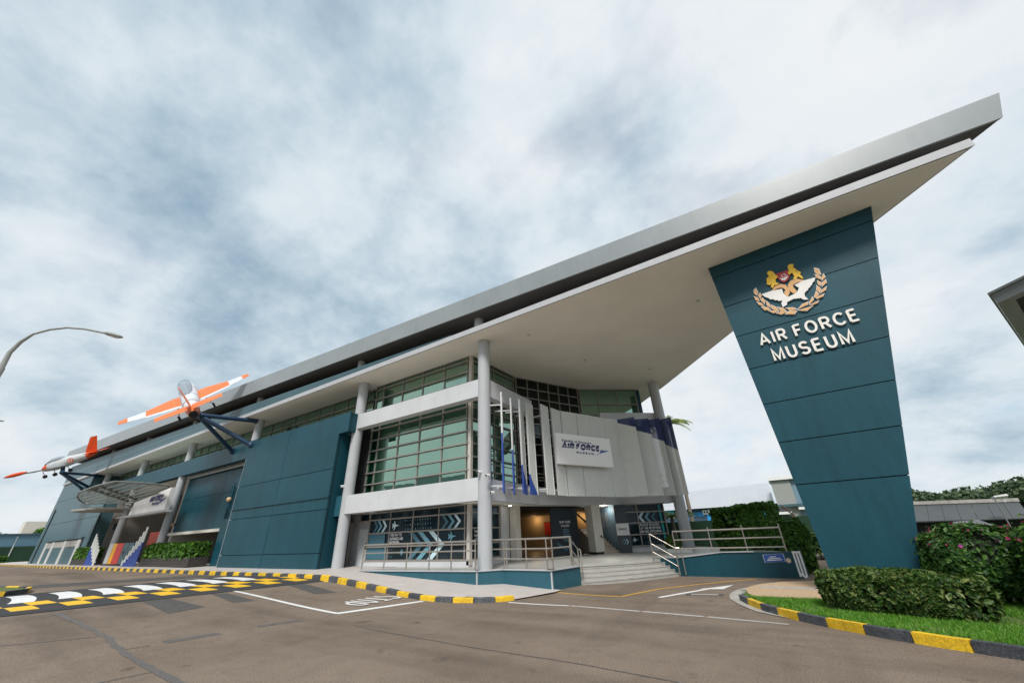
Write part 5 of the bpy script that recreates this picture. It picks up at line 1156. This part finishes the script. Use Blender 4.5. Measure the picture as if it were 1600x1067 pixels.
def hedge(name, label, path, w, z0, z1, n, size, m, seed, blooms=0, cat='hedge'):
    t = thing(name, label, cat); zf = z1 if callable(z1) else (lambda x, y: z1)
    smp = seg_sampler(path, w, z0, zf); leaves('leaf_mass', smp, n, size, m, t, seed)
    core = MB()
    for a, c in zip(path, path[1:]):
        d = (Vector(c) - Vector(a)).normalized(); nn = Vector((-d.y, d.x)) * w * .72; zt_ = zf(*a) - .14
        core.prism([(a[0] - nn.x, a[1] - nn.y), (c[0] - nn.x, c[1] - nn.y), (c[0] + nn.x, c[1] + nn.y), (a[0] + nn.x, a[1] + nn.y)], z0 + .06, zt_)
    core.build('shade_core', COREM, t)
    rs = random.Random(seed); st = MB()
    for i in range(14):
        a = rs.choice(path); c = rs.choice(path); q = Vector(a).lerp(Vector(c), rs.random()); st.tube([(q.x, q.y, z0 - .25), (q.x + rs.gauss(0, .08), q.y + rs.gauss(0, .08), z0 + .35)], .014, 6)
    st.build('stems', STEM, t)
    if blooms:
        def bs_(r):
            while True:
                p, nn = smp(r)
                if p[2] > zf(p[0], p[1]) - .28: return (p[0], p[1], p[2] + .03), nn
        leaves('blooms', bs_, blooms, size * .8, BLOOM, t, seed + 50, 1.1)['kind'] = 'stuff'
    return t
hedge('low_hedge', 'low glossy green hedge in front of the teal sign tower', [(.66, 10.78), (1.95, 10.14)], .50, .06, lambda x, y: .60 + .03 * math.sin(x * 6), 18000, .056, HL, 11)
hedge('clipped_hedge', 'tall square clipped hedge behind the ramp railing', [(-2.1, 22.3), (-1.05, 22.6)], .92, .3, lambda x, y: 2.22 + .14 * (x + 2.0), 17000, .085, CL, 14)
def blob_bush(label, c, rad, n, size, m, seed, blooms=0, trunk=None, name='bougainvillea_bush', ex=.75):
    t = thing(name, label, 'bush'); c = Vector(c)
    def smp(r):
        v_ = Vector((r.gauss(0, 1), r.gauss(0, 1), r.gauss(0, 1))).normalized(); q = Vector([math.copysign(abs(k) ** ex, k) for k in v_])
        bump = 1 + .07 * math.sin(v_.x * 7 + seed) * math.sin(v_.z * 6) + .06 * math.sin(v_.y * 9 + v_.x * 5) - abs(r.gauss(0, .06)) + (min(.22, r.expovariate(20)) if r.random() < .05 else 0)
        return c + Vector((q.x * rad[0], q.y * rad[1], q.z * rad[2])) * bump, v_
    leaves('leaf_mass', smp, n, size, m, t, seed); mb = MB(); mb.ellip(c, [k * .86 for k in rad], 16, 10); mb.build('shade_core', COREM, t, smooth=True)
    st_ = MB(); rs = random.Random(seed)
    for i in range(7): st_.tube([(c.x + rs.gauss(0, rad[0] * .25), c.y + rs.gauss(0, rad[1] * .25), -.1), (c.x + rs.gauss(0, rad[0] * .3), c.y + rs.gauss(0, .15), c.z - rad[2] * .5)], .022, 6)
    st_.build('stems', STEM, t)
    if blooms:
        def bs_(r):
            while True:
                p, v_ = smp(r)
                if v_.z > .25: return p + v_ * .02, v_
        leaves('blooms', bs_, blooms, size * 1.0, BLOOM, t, seed + 50, 1.1)['kind'] = 'stuff'
    return t
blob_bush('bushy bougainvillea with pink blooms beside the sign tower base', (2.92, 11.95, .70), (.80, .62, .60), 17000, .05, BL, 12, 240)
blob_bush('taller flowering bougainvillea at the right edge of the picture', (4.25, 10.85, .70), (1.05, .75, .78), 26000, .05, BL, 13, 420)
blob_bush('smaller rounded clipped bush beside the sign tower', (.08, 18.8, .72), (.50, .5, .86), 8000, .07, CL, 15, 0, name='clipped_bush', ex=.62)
# round topiary ball
tb = thing('round_bush', 'small round topiary ball behind the steps railing', 'bush')
c0 = Vector((-4.75, 21.0, .78))
def ball(r):
    v_ = Vector((r.gauss(0, 1), r.gauss(0, 1), r.gauss(0, 1))).normalized(); return c0 + v_ * (.36 - abs(r.gauss(0, .03))), v_
leaves('leaf_mass', ball, 2600, .06, leaf_mat('ball_leaf', (.03, .075, .01), (.07, .13, .02), (.16, .22, .05)), tb, 20)
mb = MB(); mb.ellip(c0, (.28, .28, .28)); mb.build('shade_core', COREM, tb)
mb = MB(); mb.tube([(c0.x, c0.y, T), (c0.x, c0.y, c0.z)], .04, 8); mb.build('stem', STEM, tb)
one('white_planter_box', WHITE, None, box=(-4.95, -3.9, 20.5, 20.8, T, T + .16)); tag(bpy.data.objects['white_planter_box'], 'low white box planter wall at the foot of the right column', 'planter')
hb = hedge('flowering_hedge', 'dark hedge with orange blooms in the gap left of the tower', [(.9, 24.5), (1.9, 27)], .5, .1, 1.0, 2600, .1, BL, 16, 40)

# ------------------------------------------------------------------ things beyond the ramp on the right
gf = thing('green_screen_fence', 'dark green screened fence with brown posts behind the right column', 'fence')
GS = mat('fence_screen', (.008, .040, .018), .8, .2, 2, .2, 40)
fa, fb = Vector((-7.5, 30, 0)), Vector((2.5, 30.0, 0))
for i in range(5):
    x0 = -7.5 + 2.0 * i; one('screen_panel', GS, gf, box=(x0 + .02, x0 + 1.98, 30, 30.06, 0, 1.78)); 
    mb = MB(); mb.tube([(x0, 29.93, 0), (x0, 29.93, 1.85), (x0 - .45, 29.6, 2.35)], .05, 8); mb.build('post', mat('post_brown', (.10, .045, .03), .6), gf)
mw = thing('mural_building', 'long low hall with blue comic mural and white curved roof', 'building')
Yh = 58.0
ROOFW = mat('white_metal_roof', (.40, .42, .44), .4, .05, .5)
one('wall', mat('mural_navy', (.03, .06, .10), .6, .3, 1), mw, box=(-22, .3, Yh, Yh + 10, -.1, 3.5))
MC = [mat('mural_blue', (.02, .24, .55), .6, .1), mat('mural_cyan', (.05, .42, .62), .6, .1), mat('mural_tan', (.42, .30, .22), .6, .1), mat('mural_ink', (.02, .02, .03), .6), PRW]
rm = random.Random(9)
x = -21.5
while x < -2.2:
    w_ = rm.uniform(.5, 1.5); z0_ = rm.uniform(1.9, 2.6); one('mural_field', MC[rm.choice((0, 0, 1, 2, 3))], mw, box=(x, x + w_, Yh - .03, Yh - .001, z0_, min(3.45, z0_ + rm.uniform(.4, 1.2)))); x += w_ + rm.uniform(.05, .4)
for (x, z, w_, h_) in ((-8.6, 2.75, .8, .5), (-6.1, 2.3, 1.6, 1.0), (-13.2, 2.5, 1.1, .6)):
    one('mural_face', MC[4], mw, box=(x, x + w_, Yh - .05, Yh - .031, z, z + h_))
    for dx in (.15, .55): one('mural_mark', MC[3], mw, box=(x + dx * w_, x + (dx + .25) * w_, Yh - .055, Yh - .051, z + h_ * .3, z + h_ * .75))
one('white_sill', WHITE, mw, box=(-22, -2, Yh - .5, Yh - .06, 1.75, 1.95))
rp = []
for i in range(9):
    t_ = i / 8; rp.append((Yh - .8 + 13 * t_, 3.5 + 2.55 * math.sin(t_ * math.pi * .55)))
for k in range(12):
    xa_, xb_ = -22 + 1.795 * k, -22 + 1.795 * (k + 1) - .03; mb = MB()
    sl = lambda x: .03 * (x + 22)
    mb.add([(x, y, z + sl(x) * (1 if j else 0) * (j / 8)) for j, (y, z) in enumerate(rp) for x in (xa_, xb_)], [(2 * i, 2 * i + 1, 2 * i + 3, 2 * i + 2) for i in range(8)]); mb.build('roof_sheet', ROOFW, mw, smooth=True)
gb = thing('grey_blue_building', 'pale grey and blue block just left of the tower', 'building')
xg0, xg1, zg = on((1203, 752), 1, 55).x, on((1231, 745), 1, 55).x, on((1203, 752), 1, 55).z
one('wall', mat('block_grey', (.30, .31, .29), .7, .06), gb, box=(xg0, xg1, 54.6, 60, 0, zg)); one('side_wall', mat('block_blue', (.16, .25, .32), .6, .06), gb, box=(xg1 + .01, xg1 + 6, 54.8, 60, 0, zg))
a, c = on((1202, 751), 1, 54.5), on((1245, 744), 1, 54.5); one('roof_edge', WHITE, gb, box=(a.x - .1, c.x, 54.3, 60, a.z, a.z + .35))
for (p0, p1, m) in (((1205, 791), (1262, 786), TEALP), ((1212, 802), (1236, 797), WHITE), ((1248, 794), (1262, 792), WHITE)):
    a, c = on(p0, 1, 54.3), on(p1, 1, 54.3); one('ledge', m, gb, box=(a.x, c.x, 54.0, 54.59, a.z - .12, a.z + .12))
a, c = on((1214, 806), 1, 54.4), on((1236, 818), 1, 54.4); one('window', GLASSD, gb, box=(a.x, c.x, 54.5, 54.59, c.z, a.z))
st = thing('white_stone', 'small white painted stone on the drive below the tower', 'stone'); P = gp((1308, 897)); mb = MB(); mb.ellip((P.x, P.y, P.z + .03), (.35, .22, .16), 12, 8); mb.build('stone_body', WHITE, st, smooth=True)
# striped kerb glimpsed between bush and tower
kerb_run([(1.9, 25), (1.6, 22.5), (1.2, 20.2)], lambda x, y: g(x, y) + .17, g, .7, 'far_kerb', 'short yellow and black kerb between the rounded bush and the tower', inner=1)
# long grey roofed shed on the right
sh = thing('long_shed', 'long low shed with grey metal roof behind the flowering bushes', 'building'); Y2 = 42
SR = mat('shed_roof', (.055, .063, .065), .55, .08, 1, .05, 40); 
r0, r1, r2, r3 = on((1405, 815), 1, Y2 - 3), on((1612, 809), 1, Y2 - 3), on((1592, 783), 1, Y2), on((1405, 789), 1, Y2)
for k in range(8):
    mb = MB(); f0, f1 = k / 8, (k + 1) / 8 - .003; mb.plate([r0.lerp(r1, f0), r0.lerp(r1, f1), r3.lerp(r2, f1), r3.lerp(r2, f0)], (0, -.3, 1), .06); mb.build('roof_sheet', SR, sh)
mb = MB(); mb.bar(r3 + Vector((0, 0, .1)), r2 + Vector((0, 0, .1)), .3, .22); mb.build('ridge_cap', CONC, sh)
one('shed_wall', DARK, sh, box=(r0.x, r1.x, Y2 - 2.4, Y2 + 3, -.1, min(r0.z, r1.z) - .02))
s2 = thing('lean_to_roof', 'small dark corrugated lean-to roof in front of the long shed', 'roof')
q = [on(p, 1, 34) for p in ((1470, 823), (1560, 822), (1545, 811), (1500, 815))]
for k in range(10):
    f0, f1 = k / 10, (k + 1) / 10 - .02; mb = MB(); mb.plate([q[0].lerp(q[1], f0), q[0].lerp(q[1], f1), q[3].lerp(q[2], f1) + Vector((0, 1.5, 0)), q[3].lerp(q[2], f0) + Vector((0, 1.5, 0))], (0, -.4, 1), .04); mb.build('roof_sheet', mat('lean_to', (.13, .135, .14), .6), s2)
for x in (q[0].x + .2, q[1].x - .2): one('roof_post', mat('rail_dark', (.05, .035, .03)), s2, box=(x, x + .08, 35, 35.1, -.1, q[0].z - .05))
# neighbouring roof corner at the right edge
nr = thing('neighbour_roof', 'corner of a grey flat roof with vent at the right edge', 'roof')
zr = 7.0; a, b_, c, d = on((1545, 463), 2, zr), on((1700, 386), 2, zr), on((1700, 640), 2, zr), on((1547, 470), 2, zr)
e0, e1 = on((1544, 461), 2, zr), on((1600, 541), 2, zr); e2 = e0 + (e1 - e0) * 2.2
fr0 = on((1600, 434), 2, zr + .0); fdir = (fr0 - e0).normalized(); pl = [(e0.x, e0.y), (e0.x + fdir.x * 6, e0.y + fdir.y * 6), (e2.x + 6, e2.y), (e2.x, e2.y)]
one('roof_edge_beam', FASC, nr, prism=(pl, zr, zr + .06))
x0 = Vector((e0.x, e0.y)); ux = Vector((fdir.x, fdir.y)); uy = Vector((e1.x - e0.x, e1.y - e0.y)).normalized()
def nq(a, c): v_ = x0 + ux * a + uy * c; return (v_.x, v_.y)
for (a0, a1, c0_, c1_) in ((.05, 6, .05, .42), (.05, .42, .42, 12)): one('edge_beam', FASC, nr, prism=([nq(a0, c0_), nq(a1, c0_), nq(a1, c1_), nq(a0, c1_)], zr - .30, zr - .002))
one('recess_soffit', DSOF, nr, prism=([nq(.45, .45), nq(6, .45), nq(6, 12), nq(.45, 12)], zr - .03, zr - .004))
vt = MB()
for k in range(9): vt.prism([nq(.85 + .1 * k, .9), nq(.9 + .1 * k, .9), nq(.9 + .1 * k, 2.6), nq(.85 + .1 * k, 2.6)], zr - .12, zr - .05)
vt.build('vent_grille', mat('vent_tan', (.30, .26, .18), .5), nr)
nw = [nq(2.2, 2.2), nq(6, 2.2), nq(6, 12), nq(2.2, 12)]; one('wall', GREY, nr, prism=(nw, -.1, zr - .04))
# flood light
LPG = mat('pole_grey', (.16, .17, .17), .5, .1)
fl = thing('flood_light', 'flat white flood light on a slim pole in front of the wood', 'flood light'); Yf = 38
a = on((1552, 776), 1, Yf); b_ = on((1568, 830), 1, Yf); mb = MB(); mb.tube([(a.x, Yf, -.1), (a.x, Yf, a.z)], .035, 8); mb.build('pole', LPG, fl)
q = [on(p, 1, Yf) for p in ((1552, 774.5), (1573, 771), (1576, 774), (1554, 776.5))]; mb = MB(); mb.plate(q, (0, -1, .2), .6); mb.build('lamp_head', WHITE, fl)
mb = MB(); mb.bar(on((1562, 776), 1, Yf + .2), on((1571, 784), 1, Yf + .2), .1, .1); mb.build('arm', PG, fl)
# far wood
FW = leaf_mat('wood_leaf', (.035, .065, .035), (.06, .10, .045), (.11, .15, .065))
rw = random.Random(31); lob = []
for i in range(60):
    px = 1400 + 250 * rw.random(); top_ = 774 - 16 * sstep(1480, 1600, px) + 5 * math.sin(px * .07) + rw.uniform(0, 7); Yw = rw.uniform(150, 200)
    c_ = on((px, top_ + 8), 1, Yw); lob.append((c_, rw.uniform(3, 6)))
for i in range(26):
    lob.append((Vector((60 + i * 6, rw.uniform(150, 190), 7 + rw.uniform(-1, 3))), rw.uniform(4, 6)))
def wood(r):
    c_, rr = lob[r.randrange(len(lob))]; v_ = Vector((r.gauss(0, 1), r.gauss(0, 1), r.gauss(0, 1))).normalized(); q = c_ + Vector((v_.x * rr, v_.y * rr, v_.z * rr * .5)) * (1 - abs(r.gauss(0, .12)))
    return (q if r.random() < .7 else Vector((q.x, q.y, r.uniform(-1, max(0, q.z))))), v_
fw = leaves('far_wood', wood, 26000, .85, FW, None, 33, 1.3); fw['kind'] = 'stuff'; tag(fw, 'dense green wood on the low hill behind the shed', 'wood')
# palm between the screen and the sky, small palm beneath
def palm(label, base, height, n, L, m, seed, lean=0):
    t = thing('palm_tree', label, 'palm tree', loc=(0, 0, 0)); r = random.Random(seed); top_ = Vector(base) + Vector((lean, 0, height))
    mb = MB(); mb.tube([Vector(base), Vector(base) + Vector((lean * .3, 0, height * .5)), top_], [.16, .12, .10], 10); mb.build('trunk', mat('palm_trunk', (.20, .17, .13), .9, .2, 8), t, smooth='auto')
    for i in range(n):
        a = 6.28 * i / n + r.uniform(-.2, .2); el = r.uniform(.1, 1.1); d = Vector((math.cos(a), math.sin(a), 0)); pts = []; LL = L * r.uniform(.8, 1.1)
        for k in range(11):
            s_ = k / 10; pts.append(top_ + d * LL * s_ * math.cos(el * (1 - s_)) + Vector((0, 0, LL * (math.sin(el) * s_ - .75 * s_ * s_))))
        mb = MB(); mb.tube(pts, .02, 5)
        for k in range(1, 11):
            for sd_ in (-1, 1):
                for h2 in (0, .5):
                    q = pts[k - 1].lerp(pts[k], h2); dd = (pts[k] - pts[k - 1]).normalized(); sdv_ = dd.cross(Vector((0, 0, 1))).normalized() * sd_; ll = LL * .24 * math.sin(.35 + 2.5 * k / 11)
                    tip = q + sdv_ * ll + dd * ll * .6 - Vector((0, 0, ll * .45)); w2 = dd * .045
                    mb.add([q - w2, q + w2, tip], [(0, 1, 2)])
        mb.build('frond', m, t)
PLM = leaf_mat('palm_leaf', (.08, .16, .02), (.16, .25, .03), (.42, .36, .05))
palm('tall yellow-green palm rising behind the right end of the screen', Vector((on((1046, 662), 1, 32).x, 32, 0)), on((1046, 662), 1, 32).z, 13, 1.9, PLM, 3)
palm('small green palm in the gap below the right end of the balcony', (-5.9, 27.2, .3), 1.75, 9, 1.5, leaf_mat('palm_leaf_green', (.04, .11, .02), (.08, .18, .03), (.14, .24, .05)), 5)

oh = thing('unseen_hall', 'unseen long grey pitched-roof hall added behind the viewer for the glazing to reflect', 'building')  # unseen hall of guessed form, added for the windows to reflect
one('wall', GREY, oh, box=(-78, -34, -42, -27, 0, 8.2))
mb = MB(); mb.add([(-79, -26, 8.0), (-33, -26, 8.0), (-33, -34.5, 12.6), (-79, -34.5, 12.6), (-79, -43, 8.0), (-33, -43, 8.0)], [(0, 1, 2, 3), (3, 2, 5, 4)]); mb.build('roof', mat('hall_roof_dark', (.10, .12, .13), .6, .1), oh)
mb = MB(); mb.add([(-34, -27, 8.2), (-34, -42, 8.2), (-34, -34.5, 12.3)], [(0, 1, 2)]); mb.build('gable', GREY, oh)
for k in range(9): one('window', GLASSD, oh, box=(-76 + 4.6 * k, -73.2 + 4.6 * k, -26.99, -26.9, 3.5, 6.5))
# ------------------------------------------------------------------ left background
lf = thing('left_fence', 'green mesh fence with posts at the far left end', 'fence')
for i in range(6):
    y0 = 2 + 2.5 * i; one('mesh_panel', GS, lf, box=(-96.1, -96, y0 + .03, y0 + 2.47, .6, 2.75)); mb = MB(); mb.tube([(-95.95, y0, .5), (-95.95, y0, 2.9)], .06, 8); mb.build('post', PG, lf)
lb = thing('left_hall', 'long blue-grey hall beyond the left fence', 'building')
for i in range(8): one('wall_sheet', mat('hall_blue', (.10, .20, .27), .6, .06), lb, box=(-104, -103.9, -8 + 4.2 * i, -8 + 4.2 * i + 4.15, .3, 4.55))
one('eaves', mat('hall_eave', (.05, .09, .12), .6), lb, box=(-103.88, -103.6, -8, 25.6, 2.6, 2.95))
one('roof', TEALP, lb, box=(-112, -103.7, -8, 25.6, 4.56, 4.75))
rs_ = thing('roof_garden_block', 'pale beige rooftop block with a green shrub above the left hall', 'building'); P = on((60, 830), 0, -125)
one('block_wall', CREAM, rs_, box=(-128, -125, P.y - 2.2, P.y + 4, .5, P.z + 1.8))
def rsh(r):
    v_ = Vector((r.gauss(0, 1), r.gauss(0, 1), r.gauss(0, 1))).normalized(); return Vector((-123.5, P.y + .6, P.z - .2)) + Vector((v_.x * .8, v_.y * 1.5, v_.z * .9)) * r.uniform(.6, 1), v_
sb_ = thing('roof_shrub', 'small green shrub in front of the beige rooftop block', 'shrub'); leaves('leaf_mass', rsh, 900, .22, LEAF1, sb_, 8)
mb = MB(); mb.tube([(-123.5, P.y + .6, .5), (-123.5, P.y + .6, P.z - .3)], .1, 8); mb.build('stem', STEM, sb_)
P = on((8, 833), 0, -112); palm('small palm top showing over the far left hall', (P.x - 4, P.y, .5), P.z - .6, 11, 2.6, leaf_mat('palm_leaf_green', (.04, .11, .02), (.08, .18, .03), (.14, .24, .05)), 9)
hsh = hedge('fence_shrub', 'green shrub growing at the foot of the far left fence', [(-94, 9.5), (-94, 11.2)], .6, .6, 1.5, 1500, .2, LEAF1, 44, 0, 'shrub')
# small island at the left edge
isl = [(-23.2, 3.6), (-22.8, 3.1), (-23.2, 2.3), (-24, 1.4), (-28, .6), (-28, 3.2), (-24.5, 3.9)]
ik = kerb_run(isl[5:7] + isl[:5], lambda x, y: g(x, y) + .16, g, .9, 'island_kerb', 'black and yellow kerb of the small grass island at the left edge', inner=-1)
mb = MB(); mb.prism([(x * .995 - .115, y * .96 + .1) for x, y in isl], lambda x, y: g(x, y) - .1, lambda x, y: g(x, y) + .13); mb.build('island_lawn', SOIL, kind='structure')
# street lamps
LP = mat('lamp_pole_grey', (.30, .31, .29), .5, .1, 4)
def street_lamp(label, pts, head_dir, r=.034):
    t = thing('street_lamp', label, 'street lamp', 'street lamps'); p0 = Vector(pts[0]); mb = MB()
    mb.tube([(p0.x, p0.y, g(p0.x, p0.y)), (p0.x, p0.y, p0.z - 3), p0], [.13, .11, .09], 12); mb.build('pole', LP, t, smooth='auto')
    mb = MB(); mb.tube(pts, [.07, .062, .054] + [r] * (len(pts) - 3), 10); mb.build('arm', LP, t, smooth='auto')
    e_ = Vector(pts[-1]); d = (e_ - Vector(pts[-2])).normalized(); M = Matrix((d, d.cross(Vector((0, 0, 1))).normalized(), Vector((0, 0, 1)))).transposed()
    mb = MB(); mb.ellip(e_ + d * .26, (.36, .13, .075), 14, 8, M=M); h_ = mb.build('lamp_head', LP, t, smooth=True)
    mb = MB(); mb.ellip(e_ + d * .32 - Vector((0, 0, .035)), (.22, .095, .055), 12, 6, M=M); mb.build('lens', mat('lamp_lens', (.6, .62, .6), .2), h_, smooth=True)
nlp = Vector((-.6, .8, 0)); lp0 = Vector((-20, .3, 0))
raw = [onplane(p, nlp, lp0) for p in ((2, 575), (15, 551), (32, 534.5), (52, 522), (78, 515), (105, 512), (132, 514), (157, 519), (166, 521))]
street_lamp('curved-arm grey street lamp reaching in at the left edge', raw, None)
P = on((0, 656.6), 0, -58); street_lamp('farther street lamp of which only the head tip shows at the left edge', [P + Vector((-1.5, -2.6, -1.2)), P + Vector((-1.2, -2.0, -.2)), P + Vector((-.6, -1.0, .1)), P + Vector((-.1, -.25, 0))], None)
# security cameras
for (px, py, Yc_, lab) in ((750, 738, 11.9, 'left side of the corner column'), (763, 743, 11.9, 'right side of the corner column'), (770, 770, 12.1, 'balcony beam beside the corner column'), (536, 760, 11.9, 'second column by the teal wall'), (1057, 782, 22.5, 'right column under the screen')):
    P = on((px, py), 1, Yc_); t = thing('security_camera', 'small white security camera on the ' + lab, 'camera'); mb = MB()
    mb.tube([P + Vector((0, -.14, .0)), P + Vector((0, .06, .02))], .055, 12); h_ = mb.build('housing', WHITE, t, smooth='auto')
    mb = MB(); mb.tube([P + Vector((0, -.15, 0)), P + Vector((0, -.139, 0))], .04, 12); mb.build('lens', DARK, h_)
    mb = MB(); mb.tube([P + Vector((0, .02, -.02)), P + Vector((0, .1, -.15))], .02, 8); mb.build('bracket', GREY, t)
